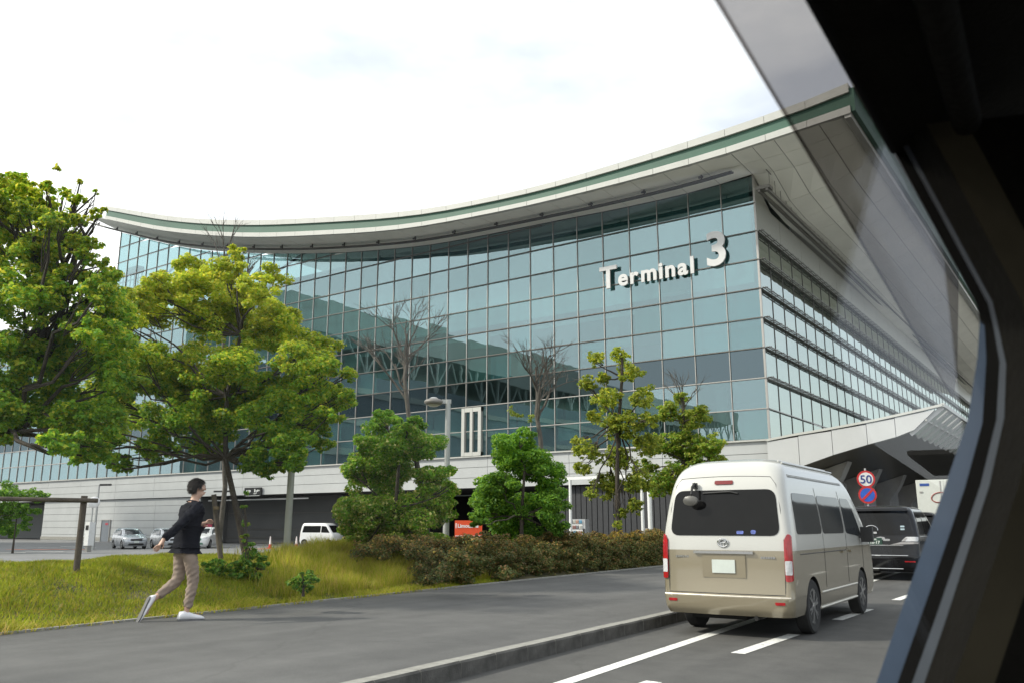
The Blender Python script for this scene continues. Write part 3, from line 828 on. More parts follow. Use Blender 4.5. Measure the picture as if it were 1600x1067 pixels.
# ------------------------------------------------------------------ forecourt canopy at the right
can = thing('entrance_canopy', 'white upswept canopy with glazed edge over the road beside the terminal', 'canopy', (-12, 50, -.3))
CT = [(-16.45, 6.40), (-14.9, 6.62), (-13.2, 6.80), (-11.65, 6.99), (-10.3, 7.17), (-9.06, 7.37), (-7.9, 7.56), (-6.86, 7.75)]
def zct(x): return float(np.interp(x, [p[0] for p in CT], [p[1] for p in CT]))
def zcb(x): return float(np.interp(x, [-16.45, -12.05, -8.58, -6.86], [4.12, 5.50, 6.28, 7.60]))
YCN = 50.0
CANW = mat('canopy_white', (0.47, 0.48, 0.48), 0.45, var=.05, scale=.6)
CANC = mat('canopy_ceiling', (0.15, 0.14, 0.12), 0.45, 0.3, var=.08, scale=.3)
cx = [-16.45, -14.6, -12.7, -10.8, -9.3, -8.35]
for i in range(len(cx) - 1):
    a, b = cx[i] + .015, cx[i + 1] - .015
    mb = MB(); b2 = b if i < len(cx) - 2 else -7.25
    mb.prism([(a, YCN, zcb(a)), (b, YCN, zcb(b)), (b2, YCN, zct(b2) - .22), (a, YCN, zct(a) - .16)], (0, .25, 0)); mb.build('fascia_panel', CANW, can)
mb = MB()
for i in range(len(CT) - 1):
    (a, za), (b, zb) = CT[i], CT[i + 1]
    mb.prism([(a, YCN - .06, za - .13), (b, YCN - .06, zb - .13), (b, YCN - .06, zb), (a, YCN - .06, za)], (0, .4, 0))
mb.build('top_trim', WTRIM, can)
mb = MB(); V = []; xr = [-16.4, -14, -12, -10, -8.6]; YB = 118
for yy in (YCN + .3, YB):
    for x in xr: V.append((x, yy, zcb(x) + .02))
n = len(xr); mb.add(V, [(i, i + 1, n + i + 1, n + i) for i in range(n - 1)])
mb.build('ceiling', CANC, can, 40)
mb = MB(); V = []
for yy in (YCN + .1, YB):
    for x, z in CT[:-1]: V.append((x, yy, z - .03))
n = len(CT) - 1; mb.add(V, [(i, i + 1, n + i + 1, n + i) for i in range(n - 1)]); mb.build('canopy_roof', CANW, can)
CGL = glass_mat('canopy_glass', (0.35, 0.44, 0.40), (0.62, 0.78, 0.70), .35, 0.05)
CANG = mat('frosted_panel', (0.52, 0.60, 0.54), 0.35, var=.05)
yy = YCN + .3; row = 0
while yy < 90:
    for xa, xb in ((-8.55, -7.75), (-7.72, -6.92)):
        za0, zb0 = 6.30 + (xa + 8.58) * .80, 6.30 + (xb + 8.58) * .80
        mb = MB(); mb.prism([(xa, yy + .05, za0), (xb, yy + .05, zb0), (xb, yy + 1.75, zb0), (xa, yy + 1.75, za0)], (0, 0, .04)); mb.build('glazing_panel', CANG, can)
    mb = MB(); mb.bar((-8.6, yy - .06, 6.22), (-6.88, yy - .06, 7.58), .09, .22); mb.build('glazing_beam', CANW, can)
    yy += 1.9
mb = MB(); mb.box((-6.84, (YCN + 90) / 2, 7.68), (.14, 90 - YCN, .2)); mb.build('edge_beam', WTRIM, can)
mb = MB(); mb.box((-7.73, (YCN + 90) / 2, 6.93), (.06, 90 - YCN, .10)); mb.build('edge_beam', WTRIM, can)
mb = MB(); mb.box((-15.9, 84, 4.2), (.5, 66, .42)); mb.build('ceiling_beam', mat('orange_beam', (0.42, 0.16, 0.05), .6, var=.25, scale=.6), can)
for q, yy in enumerate((54, 62.5, 71, 79.5, 88, 96.5)):
    mb = MB(); mb.prism([(-16.1, yy, -.3), (-14.1, yy, -.3), (-14.1, yy, 3.2), (-13.4, yy, 4.2), (-12.9, yy, 5.2), (-16.1, yy, 4.2)], (0, 1.1, 0)); mb.build('pier', CONC2, can)
for q in range(6):
    mb = MB(); mb.box((-15.0, 58.8 + q * 8.5, 2.0), (.2, 5.5, 4.4)); mb.build('wall_panel', WPAN if q % 2 else CONC2, can)
mb = MB(); mb.box((-10, YB + .5, 2.5), (26, .6, 7)); mb.build('end_wall', DGREY, can)
mb = MB(); mb.box((6.0, 84, 2.8), (1.2, 66, 6.2)); mb.build('side_wall', DGREY, can)
mb = MB(); mb.box((-.3, 100, 7.6), (12.6, 36, .4)); mb.build('far_ceiling', CANC, can)

# ------------------------------------------------------------------ building across the road, mirrored in the glass
opp = thing('parking_building', 'tall pale green parking building across the car park reflected in the glass', 'building', (-92, -20, -.3))
OPW = mat('opposite_wall', (0.62, 0.68, 0.58), 0.7, var=.08, scale=.1); OPD = mat('opposite_dark', (0.30, 0.38, 0.38), 0.35, var=.2, scale=.1)
mb = MB(); mb.box((-104, -62, 12), (24, 172, 24.3)); mb.build('storey_wall', OPD, opp)
mb = MB(); mb.box((-104, -62, 31.5), (24.4, 173, 5.0)); mb.build('parapet', OPW, opp)
mb = MB()
for q in range(30):
    yy = 21 - q * 5.8; mb.bar((-92.3, yy, 24.1), (-92.3, yy, 29.1), .35); mb.bar((-92.3, yy, 24.1), (-92.3, yy - 2.9, 29.1), .22); mb.bar((-92.3, yy - 5.8, 24.1), (-92.3, yy - 2.9, 29.1), .22)
    mb.bar((-115.7, yy, 24.1), (-115.7, yy, 29.1), .4)
mb.build('truss', OPW, opp)
for q in range(5):
    mb = MB(); mb.box((-91.9, -62, 3 + q * 4.6), (.4, 172, .9)); mb.build('spandrel', OPW, opp)
# ------------------------------------------------------------------ trees, shrubs, hedge
BARK = mat('bark', (0.055, 0.045, 0.035), 0.9, var=0.35, scale=9, bump=0.7, bscale=40)
BARK_G = mat('bark_grey', (0.095, 0.085, 0.072), 0.9, var=0.3, scale=9, bump=0.6, bscale=40)
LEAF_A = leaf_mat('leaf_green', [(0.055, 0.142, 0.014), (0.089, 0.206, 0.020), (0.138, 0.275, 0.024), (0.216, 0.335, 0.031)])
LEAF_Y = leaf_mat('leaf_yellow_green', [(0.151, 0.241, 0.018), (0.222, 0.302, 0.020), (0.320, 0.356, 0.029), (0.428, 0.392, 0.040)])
LEAF_D = leaf_mat('leaf_deep', [(0.039, 0.108, 0.019), (0.069, 0.166, 0.023), (0.108, 0.235, 0.031), (0.177, 0.293, 0.039)], 0.35)
LEAF_O = leaf_mat('leaf_olive', [(0.088, 0.137, 0.023), (0.145, 0.204, 0.028), (0.215, 0.262, 0.035), (0.311, 0.311, 0.049)], 0.4)
LEAF_V = leaf_mat('leaf_variegated', [(0.094, 0.140, 0.019), (0.187, 0.234, 0.031), (0.312, 0.312, 0.062), (0.562, 0.530, 0.218)], 0.35)
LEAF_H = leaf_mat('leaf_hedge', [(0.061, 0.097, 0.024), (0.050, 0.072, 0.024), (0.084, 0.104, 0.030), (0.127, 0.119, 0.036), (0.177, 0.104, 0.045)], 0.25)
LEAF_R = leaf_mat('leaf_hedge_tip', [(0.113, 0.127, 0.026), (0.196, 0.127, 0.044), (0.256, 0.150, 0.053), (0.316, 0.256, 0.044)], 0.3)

def leaves(centers, normals, size, g, jitter=0.35):
    """one small folded leaf (two triangles hinged on the rib) per centre"""
    n = len(centers)
    sz = size * g.uniform(1 - jitter, 1 + jitter, n)
    nrm = normals + g.normal(0, .55, (n, 3)); nrm /= np.linalg.norm(nrm, axis=1)[:, None] + 1e-9
    t = np.cross(nrm, g.normal(0, 1, (n, 3))); t /= np.linalg.norm(t, axis=1)[:, None] + 1e-9
    b = np.cross(nrm, t)
    L = sz[:, None] * t; W = (sz * .34)[:, None] * b; H = (sz * .12)[:, None] * nrm
    V = np.stack([centers - L * .5, centers + W + H - L * .05, centers + L * .5, centers - W + H - L * .05], 1).reshape(-1, 3)
    k = np.arange(n) * 4
    F = np.stack([np.stack([k, k + 1, k + 2], -1), np.stack([k, k + 2, k + 3], -1)], 1).reshape(-1, 3)
    return V, F
def crown_points(clumps, per, g, hollow=.55, twigs=9, fine=1.0):
    """clumps: (centre, radius); leaves sit in sprays inside every clump"""
    C, N = [], []
    for c, r in clumps:
        n = int(per * (r ** 2)); k = max(4, int(twigs * (0.6 + r)))
        d = g.normal(0, 1, (k, 3)); d /= np.linalg.norm(d, axis=1)[:, None]
        d[:, 2] *= .8
        sc = np.asarray(c) + d * r * g.uniform(.35, .95, (k, 1)); sr = r * g.uniform(.22, .46, k) * fine
        w_ = sr ** 2; idx = g.choice(k, n, p=w_ / w_.sum())
        q = g.normal(0, 1, (n, 3)); q /= np.linalg.norm(q, axis=1)[:, None]
        rad = g.uniform(hollow, 1.08, n) ** .7
        p = sc[idx] + q * (rad * sr[idx])[:, None] * np.array([1.15, 1.15, .72])
        C.append(p); N.append(q * .6 + np.array([0, 0, .7]))
    return np.concatenate(C), np.concatenate(N)
def limb_mesh(mb, a, b, r0, r1, g, n=5, bend=.12, sides=6):
    a = np.asarray(a, float); b = np.asarray(b, float); L = np.linalg.norm(b - a)
    pts = [a + (b - a) * (i / n) + g.normal(0, bend * L / n, 3) * (0 < i < n) for i in range(n + 1)]
    mb.tube(pts, [r0 + (r1 - r0) * (i / n) for i in range(n + 1)], sides)
    return pts
def bare_branches(mb, p, d, L, r, depth, g, spread=.5):
    d = np.asarray(d, float); d /= np.linalg.norm(d)
    e = p + d * L
    limb_mesh(mb, p, e, r, r * .55, g, 4, .10, 5 if depth > 1 else 4)
    if depth == 0: return
    k = g.integers(3, 5)
    for i in range(k):
        nd = d + g.normal(0, spread, 3); nd[2] = abs(nd[2]) * .6 + .35
        f = g.uniform(.45, 1.0)
        bare_branches(mb, p + d * L * f, nd, L * g.uniform(.5, .75), max(.005, r * .46), depth - 1, g, spread)
def px_clumps(lst, Z, g, deep=.7, copies=1):
    out = []
    for u, v, r in lst:
        rm = r / 1353 * Z
        for c in range(copies):
            zz = Z + g.normal(0, 1) * deep + (c * 1.1 * rm)
            out.append((at(u + (g.normal(0, r * .15) if c else 0), v, zz) + (0 if not c else np.array([0, 0, g.normal(0, rm * .2)])), rm * zz / Z))
    return out
def tree(name, label, cat, base, trunk_pts, clumps, per, size, mats, seed, r0=.09, split=None, group=None, bark=None, twigs=9, branches=True, hollow=.55):
    g = np.random.default_rng(seed)
    t = thing(name, label, cat, tuple(map(float, base)), 0, group)
    if trunk_pts is not None:
        mb = MB(); k = len(trunk_pts)
        mb.tube(trunk_pts, [r0 * (1.25 if i == 0 else 1 - .65 * i / k) for i in range(k)], 9); mb.build('trunk', bark or BARK, t, 60)
    if branches and trunk_pts is not None:
        mb = MB(); tp = np.array(trunk_pts, float)
        for c, r in clumps[::2]:
            c = np.asarray(c); i = int(np.argmin(np.abs(tp[:, 2] - (c[2] - .6 * np.linalg.norm(c[:2] - tp[-1][:2])))));
            i = max(len(tp) // 2, i) if len(tp) > 1 else 0
            limb_mesh(mb, tp[i], c - np.array([0, 0, r * .3]), r0 * .42, .012, g, 5, .16, 5)
            for _ in range(4):
                q = c + np.clip(g.normal(0, 1, 3), -1, 1) * r * .4; limb_mesh(mb, c * .7 + tp[i] * .3, q, .014, .004, g, 3, .15, 4)
        mb.build('branches', bark or BARK, t, 60)
    C, N = crown_points(clumps, per, g, hollow, twigs, .62 if twigs > 15 else (.72 if twigs == 15 else .85))
    V, F = leaves(C, N, size, g)
    mi = None
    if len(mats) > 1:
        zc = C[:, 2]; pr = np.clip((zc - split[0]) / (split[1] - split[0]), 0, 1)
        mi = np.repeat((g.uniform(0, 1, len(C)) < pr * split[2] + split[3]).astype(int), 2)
    me = np_mesh('crown', V, F, mats, mi); o = link('crown', me, t); o.location = -Vector(t.location)
    return t
G = np.random.default_rng(42)

# large tree in the left foreground
Z1 = 13.6
cl = px_clumps([(18, 300, 24), (78, 350, 30), (50, 405, 50), (-10, 375, 52), (118, 377, 20), (112, 440, 42), (40, 470, 66), (118, 500, 58), (-45, 450, 75), (20, 560, 70), (98, 575, 62), (158, 560, 46), (60, 640, 58), (-15, 650, 62), (128, 650, 50), (96, 692, 34), (148, 705, 28), (20, 668, 30), (-80, 560, 70), (-90, 380, 60), (28, 278, 16), (-30, 300, 36), (165, 480, 46), (60, 318, 18), (100, 340, 20), (20, 345, 30), (130, 400, 20), (-5, 290, 20), (72, 292, 16), (118, 312, 14), (45, 330, 34), (95, 375, 34), (5, 320, 30), (75, 320, 22), (30, 300, 22), (128, 345, 16), (142, 380, 18), (100, 300, 12), (150, 455, 34), (175, 430, 20), (150, 520, 50), (180, 590, 44), (170, 650, 40)], Z1, G, .75, 2)
cl += px_clumps([(150, 302, 7), (150, 334, 13), (158, 412, 18), (88, 262, 8), (125, 285, 6), (60, 300, 14), (160, 330, 8)], Z1, G, .3)
b1 = at(-110, 880, Z1); b1[2] = .6
tp = [b1, b1 + (0.0, .3, 1.2), b1 + (.05, .7, 2.3), b1 + (.1, 1.0, 3.4), b1 + (.2, 1.2, 4.6)]
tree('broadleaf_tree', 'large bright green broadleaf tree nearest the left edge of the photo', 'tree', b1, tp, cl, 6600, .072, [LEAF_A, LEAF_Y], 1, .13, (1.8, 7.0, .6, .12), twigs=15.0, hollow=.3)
# second large tree whose crown hangs over the walking person
Z2 = 17.5
cl = px_clumps([(355, 425, 38), (292, 432, 38), (402, 452, 38), (330, 488, 58), (250, 480, 52), (412, 520, 56), (470, 556, 48), (512, 572, 36), (350, 570, 66), (272, 570, 62), (482, 618, 50), (420, 640, 56), (340, 648, 58), (268, 650, 54), (452, 690, 40), (400, 712, 30), (205, 560, 58), (200, 640, 52), (325, 700, 30), (500, 655, 32), (160, 690, 40), (245, 700, 32), (545, 583, 16), (440, 726, 18), (372, 402, 18), (200, 500, 40), (160, 610, 48), (110, 660, 40), (130, 712, 22), (185, 718, 22), (470, 670, 40), (440, 690, 38), (500, 690, 24), (420, 735, 18), (465, 725, 16), (515, 640, 30), (380, 470, 50), (300, 460, 48), (440, 500, 40), (240, 450, 34), (210, 470, 34), (500, 540, 34), (530, 620, 26), (380, 610, 60), (300, 610, 55), (230, 590, 55)], Z2, G, .85, 2)
b2 = at(388, 880, Z2); b2[2] = .62
top2 = at(352, 715, Z2); dv = (top2 - b2)
tp = [b2, b2 + dv * .35, b2 + dv * .7, top2, top2 + np.array([-.1, 0, 1.3]), top2 + np.array([.1, .1, 2.6])]
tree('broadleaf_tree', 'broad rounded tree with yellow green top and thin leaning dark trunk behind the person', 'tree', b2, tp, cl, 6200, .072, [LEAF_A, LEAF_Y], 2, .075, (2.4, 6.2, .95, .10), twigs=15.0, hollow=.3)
# columnar bushes with bare upper limbs
def bare_top(name, label, base, u, v, Z, L, r, seed, depth=3, spread=.42, tilt=(0, 0, 1), bark=BARK_G):
    g = np.random.default_rng(seed); t = thing(name, label, 'tree', tuple(map(float, base)))
    p = at(u, v, Z); mb = MB(); limb_mesh(mb, base, p, r * 1.5, r, g, 6, .03, 8); mb.build('trunk', bark, t, 60)
    mb = MB(); bare_branches(mb, p, tilt, L, r, depth, g, spread)
    for _ in range(3): bare_branches(mb, p * .94 + np.asarray(base) * .06, np.asarray(tilt) + g.normal(0, .35, 3) * (1, 1, .2), L * .8, r * .7, depth - 1, g, spread)
    mb.build('branches', bark, t, 60); return t
Z3 = 20.0
cl = px_clumps([(600, 690, 46), (650, 694, 44), (556, 735, 32), (620, 742, 64), (676, 745, 36), (568, 800, 46), (640, 812, 62), (686, 790, 30), (558, 848, 36), (618, 860, 44), (668, 848, 36), (575, 690, 26), (640, 662, 26), (600, 655, 24), (540, 790, 24), (702, 760, 14)], Z3, G, .5, 2)
b3 = at(615, 868, Z3); b3[2] = .45
tree('columnar_bush', 'tall bushy green shrub with cream edged leaves left of the street lamp', 'shrub', b3, [b3, b3 + (0, 0, 1.2), b3 + (.1, 0, 2.6)], cl, 6400, .075, [LEAF_A, LEAF_V], 3, .06, (3.8, .4, .55, .08))
bare_top('bare_tree', 'leafless brown tree standing up behind the cream edged columnar shrub', b3 + (.35, 1.0, -.2), 634, 610, Z3 + 1, 1.45, .052, 31, 4, .38)
Z4 = 23.0
cl = px_clumps([(790, 700, 34), (830, 722, 42), (780, 752, 42), (850, 742, 32), (800, 800, 52), (850, 792, 38), (762, 800, 26), (868, 818, 22), (812, 682, 26), (745, 812, 16), (815, 840, 40), (870, 775, 16)], Z4, G, .5, 2)
b4 = at(815, 845, Z4); b4[2] = .4
tree('rounded_bush', 'dense dark green rounded shrub left of the vending machine', 'shrub', b4, [b4, b4 + (0, 0, 1.2), b4 + (.1, 0, 2.4)], cl, 6200, .075, [LEAF_D, LEAF_A], 4, .06, (.6, 3.2, .6, .1))
t4 = bare_top('bare_tree', 'mostly leafless tree rising out of the dense dark green rounded shrub', b4 + (.2, 1.2, -.2), 838, 645, Z4 + 1.2, 1.35, .062, 41, 4, .5)
g = np.random.default_rng(77)
C, N = crown_points(px_clumps([(800, 640, 11), (812, 648, 8), (828, 652, 9)], Z4 + 1, G, .1), 2500, g)
V, F = leaves(C, N, .07, g); o = link('crown', np_mesh('crown', V, F, LEAF_O), t4); o.location = -Vector(t4.location)
# open leafy trees before the dark wall
Z5 = 26.5
cl = px_clumps([(930, 562, 17), (968, 556, 17), (985, 582, 22), (918, 600, 17), (950, 622, 27), (1002, 622, 24), (980, 662, 31), (930, 652, 15), (918, 702, 22), (962, 712, 31), (1010, 692, 26), (908, 730, 16), (950, 762, 26), (1000, 752, 27), (925, 772, 13), (1015, 655, 18), (945, 590, 15), (990, 790, 16), (900, 690, 9), (972, 800, 12), (965, 820, 9)], Z5, G, .45, 2)
b5 = at(966, 838, Z5); b5[2] = .45
tp = [b5, at(966, 790, Z5), at(964, 730, Z5), at(967, 660, Z5), at(972, 590, Z5), at(972, 555, Z5)]
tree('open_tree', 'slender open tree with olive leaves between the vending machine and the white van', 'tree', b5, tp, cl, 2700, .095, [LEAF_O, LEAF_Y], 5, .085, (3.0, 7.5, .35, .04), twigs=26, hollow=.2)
Z6 = 29.0
cl = px_clumps([(1042, 645, 22), (1080, 655, 30), (1108, 692, 26), (1060, 702, 36), (1030, 692, 24), (1090, 732, 36), (1120, 718, 18), (1050, 742, 32), (1030, 762, 24), (1076, 765, 32), (1065, 622, 15), (1010, 730, 20), (1095, 640, 12)], Z6, G, .45, 2)
b6 = at(1070, 850, Z6); b6[2] = .4
tp = [b6, at(1070, 780, Z6), at(1069, 720, Z6), at(1068, 660, Z6), at(1068, 620, Z6)]
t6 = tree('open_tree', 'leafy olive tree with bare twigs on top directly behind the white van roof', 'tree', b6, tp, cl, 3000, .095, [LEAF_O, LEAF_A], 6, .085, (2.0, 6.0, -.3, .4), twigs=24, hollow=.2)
g = np.random.default_rng(61); mb = MB()
for q in range(5): bare_branches(mb, at(1068, 640, Z6), np.array([g.normal(0, .32), g.normal(0, .2), 1]), .85, .024, 2, g, .4)
mb.build('bare_twigs', BARK_G, t6, 60)
# tall bare tree behind the broad tree
b7 = at(350, 860, 24.0); b7[2] = -.3
bare_top('bare_tree', 'tall leafless tree reaching above the roof line behind the broad rounded tree', b7, 350, 470, 24.0, 1.5, .05, 53, 3, .28)
# bush by the far white wall
Zb = 54.0; bb = at(22, 842, Zb); bb[2] = -.3
cl = px_clumps([(15, 770, 24), (45, 775, 20), (65, 772, 11), (0, 800, 30), (35, 800, 22), (10, 825, 24), (-25, 790, 34), (40, 822, 12)], Zb, G, .5)
tree('round_bush', 'dark green bush in front of the far white wall at the left edge', 'shrub', bb, [bb, bb + (0, 0, 1.0), bb + (0, 0, 2.2)], cl, 1700, .14, [LEAF_D, LEAF_A], 8, .06, (0, 3, .4, .1))
# small shrubs round the foot of the leaning trunk
for u, v, r, lab, sd in ((388, 880, 30, 'low dark shrub around the foot of the leaning tree trunk', 9), (342, 882, 21, 'small dark shrub between the person and the leaning tree trunk', 10), (474, 903, 21, 'small green weed clump on the bank right of the grey pole', 11)):
    bb = at(u, v + r * .8, 14.8 if sd != 11 else 12.6); bb[2] -= .1
    cl = px_clumps([(u, v, r * .8), (u - r * .7, v + 5, r * .6), (u + r * .6, v + 2, r * .6), (u, v + r * .5, r * .7)], 14.8 if sd != 11 else 12.6, G, .15)
    if sd == 9: cl += px_clumps([(383, 840, 9), (384, 815, 7), (382, 790, 6), (386, 770, 5), (390, 855, 12)], 14.8, G, .05)
    tree('low_shrub', lab, 'shrub', bb, [bb, bb + (0, 0, .12)], cl, 9000, .06, [LEAF_D, LEAF_O], sd, .02, (.5, 1.2, .3, .1))
# hedge
hg = np.random.default_rng(91)
hl = thing('hedge', 'long clipped brownish green hedge between the footpath and the trees', 'hedge', road(13.6, -11.2, .2))
def hedge_prof(s): return .98 + .10 * math.sin(s * 1.9) + .06 * math.sin(s * 4.3 + 1)
cl = []
s = 13.7
while s < 36:
    for l, h in ((-10.72, .30), (-10.78, .62), (-11.05, .85), (-11.7, .92), (-12.3, .8)):
        hh = h * hedge_prof(s) ; x = road(s + hg.normal(0, .1), l + hg.normal(0, .06), .2 + hh - .18)
        cl.append((np.array(x), .34 + hg.uniform(-.05, .06)))
    s += .46
for u, v, r in ((690, 872, 26), (715, 880, 28), (735, 850, 20), (790, 897, 20)):
    cl += [(at(u, v, 15.6 + hg.normal(0, .3)), r / 1353 * 15.6)]
C, N = crown_points(cl, 8200, hg, .45, 10)
V, F = leaves(C, N, .05, hg)
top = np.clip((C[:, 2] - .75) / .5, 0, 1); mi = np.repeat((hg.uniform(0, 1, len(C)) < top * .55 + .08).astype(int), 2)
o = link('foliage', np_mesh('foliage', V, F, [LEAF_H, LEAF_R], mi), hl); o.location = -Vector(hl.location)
mb = MB()
for q in range(150):
    s = hg.uniform(13.6, 28.4); a = road(s, -11.4 + hg.normal(0, .3), .15)
    bare_branches(mb, np.array(a), np.array([hg.normal(0, .3), hg.normal(0, .3), 1]), .45, .012, 1, hg, .5)
mb.build('twigs', BARK, hl)
# evergreen flowers of yellow leaves at the foot of the slender tree
yl = thing('yellow_shrub', 'low shrub with golden yellow leaves on the hedge at the foot of the slender tree', 'shrub', tuple(map(float, at(965, 850, 22.3))))
C, N = crown_points(px_clumps([(965, 832, 9), (985, 836, 9), (945, 834, 7), (1005, 838, 6)], 22.2, G, .12), 2600, hg)
V, F = leaves(C, N, .05, hg); o = link('foliage', np_mesh('foliage', V, F, leaf_mat('leaf_golden', [(0.12, .10, .02), (.22, .17, .02), (.32, .2, .02), (.36, .26, .03)], .3)), yl); o.location = -Vector(yl.location)

# ------------------------------------------------------------------ timber props, poles, lamps
WOOD = mat('weathered_timber', (0.085, 0.070, 0.055), 0.85, var=.35, scale=4, bump=.3)
GALV = mat('galvanised_steel', (0.42, 0.43, 0.42), 0.45, 0.3, var=.08, scale=3)
POLE = mat('painted_pole', (0.36, 0.37, 0.33), 0.5, var=.06)
BLACKM = mat('black_metal', (0.02, 0.02, 0.021), 0.45)
Zp = 13.4
pb = at(121, 872, Zp); pt = at(132, 774, Zp)
pr = thing('tree_prop', 'brown timber prop with a long crossbar beside the big left tree', 'tree prop', (float(pb[0]), float(pb[1]), .6))
mb = MB(); mb.tube([(pb[0], pb[1], .4), tuple(pt)], .048, 9); mb.build('post', WOOD, pr, 60)
mb = MB(); mb.tube([tuple(at(-60, 777.5, Zp - .6)), tuple(at(153, 781.5, Zp - .05))], .034, 8); mb.build('crossbar', WOOD, pr, 60)
mb = MB(); q = at(131, 781, Zp - .02); mb.lathe((q[0], q[1], q[2] - .03), [(.055, 0), (.055, .05)], 10); mb.build('rope_tie', mat('rope', (.16, .12, .07), .9), pr)
sb = at(350, 872, 17.0); st = at(334, 772, 17.0)
pr = thing('tree_prop', 'thin grey timber stake leaning beside the leaning tree trunk', 'tree prop', (float(sb[0]), float(sb[1]), .6))
mb = MB(); mb.tube([(sb[0], sb[1], .4), tuple(st)], .05, 8); mb.build('post', WOOD, pr, 60)
mb = MB(); q = at(338, 793, 16.9); mb.lathe((q[0], q[1], q[2] - .03), [(.058, 0), (.058, .06)], 10); mb.build('rope_tie', MATS['rope'], pr)
# plain pole rising into the broad tree
b = at(446, 884, 19.2)
lp = thing('lamp_post', 'plain grey lamp post whose head is lost in the broad tree crown', 'street lamp', (float(b[0]), float(b[1]), -.3))
mb = MB(); mb.tube([(b[0], b[1], -.3), (b[0] + .02, b[1], 2.2), (b[0] + .04, b[1], 4.0)], [.082, .076, .068], 14); mb.build('pole', POLE, lp, 60)
mb = MB(); mb.lathe((b[0], b[1], -.3), [(.13, 0), (.13, .2), (.085, .28)], 14); mb.build('base_collar', POLE, lp, 60)
mb = MB(); mb.lathe((b[0] + .04, b[1], 3.98), [(.05, 0), (.19, .08), (.17, .16), (.06, .2)], 18); mb.build('lamp_head', GALV, lp, 60)
# street lamp with round head
Zl = 24.5; b = at(697, 822, Zl); th = at(701, 627, Zl); hd = at(688, 628, Zl)
lp = thing('street_lamp', 'white street lamp with a flat round head between the two leafy shrubs', 'street lamp', (float(b[0]), float(b[1]), .2))
mb = MB(); mb.tube([(b[0], b[1], .1), (b[0], b[1], 1.6), (b[0], b[1], th[2] + .05)], [.10, .085, .075], 14); mb.build('pole', GALV, lp, 60)
px = Vector((b[0], b[1], th[2])); dv = Vector((hd[0] - b[0], hd[1] - b[1], 0)); dv.normalize()
mb = MB(); mb.bar(px + Vector((0, 0, .0)) - dv * .09, px + dv * .18, .10, .12); mb.build('arm', GALV, lp)
hc = px + dv * .42
mb = MB(); mb.lathe((hc.x, hc.y, hc.z - .1), [(.20, 0), (.27, .05), (.28, .10), (.24, .15), (.12, .19)], 24); h_ = mb.build('lamp_head', mat('lamp_shell', (.20, .19, .17), .5, .2), lp, 50)
mb = MB(); mb.lathe((hc.x, hc.y, hc.z - .14), [(.12, 0), (.19, .045)], 24); mb.build('diffuser', mat('lamp_diffuser', (.55, .55, .52), .3), h_, 50)
mb = MB(); mb.lathe((hc.x, hc.y, hc.z + .09), [(.13, 0), (.08, .035)], 20); mb.build('cap', GALV, h_, 50)
# small lamps in the car park
def park_lamp(u, v0, v1, Z, label, double):
    b = at(u, v0, Z); t_ = at(u, v1, Z)
    lp = thing('car_park_lamp', label, 'street lamp', (float(b[0]), float(b[1]), -.3))
    mb = MB(); mb.tube([(b[0], b[1], -.3), (b[0], b[1], 2), (b[0], b[1], t_[2])], [.10, .08, .06], 10); mb.build('pole', GALV, lp, 60)
    d = _rt
    for sgn in ((1, -1) if double else (1,)):
        mb = MB(); a = Vector((b[0] + d[0] * .08 * sgn, b[1] + d[1] * .08 * sgn, t_[2])); e = a + Vector((d[0], d[1], .02)) * (.75 * sgn)
        mb.bar(a, e, .24, .13); mb.build('lamp_head', BLACKM, lp)
park_lamp(145, 855, 757, 61, 'small car park lamp with one black head before the white wall', False)
park_lamp(345, 850, 767, 68, 'white car park lamp with two black heads at the undercroft entrance', True)
# round mirror on a post with a ticket machine
b = at(139, 850, 59); t_ = at(141, 790, 59)
mr = thing('traffic_mirror', 'round white traffic mirror on a thin post before the white wall', 'traffic mirror', (float(b[0]), float(b[1]), -.3))
mb = MB(); mb.tube([(b[0], b[1], -.3), (b[0], b[1], t_[2] + .2)], .05, 8); mb.build('post', GALV, mr)
dvec = Vector((CAM[0] - b[0], CAM[1] - b[1], 0)).normalized(); ang = math.atan2(dvec.y, dvec.x)
mb = MB(); mb.lathe((0, 0, 0), [(.36, -.05), (.38, 0), (.33, .05), (.2, .09), (.02, .11)], 22, 'x'); o = mb.build('mirror_disc', mat('mirror_white', (.8, .8, .8), .15, .0), mr, 50, world=False)
o.location = (dvec.x * .1 + .1, dvec.y * .1, t_[2] + .25 + .3); o.rotation_euler = (0, 0, ang)
b = at(138, 853, 57)
tm = thing('ticket_machine', 'pale grey ticket machine cabinet under the round traffic mirror', 'ticket machine', (float(b[0]), float(b[1]), -.3))
mb = MB(); mb.box((b[0], b[1], .85), (.5, .4, 1.5), -YAW * 0); mb.build('cabinet', STEEL_W, tm); mb = MB(); mb.box((b[0], b[1], -.05), (.28, .28, .5)); mb.build('pedestal', ALU, tm)
mb = MB(); mb.box((b[0], b[1] - .21, 1.25), (.32, .03, .3)); mb.build('screen', BLACKM, tm)
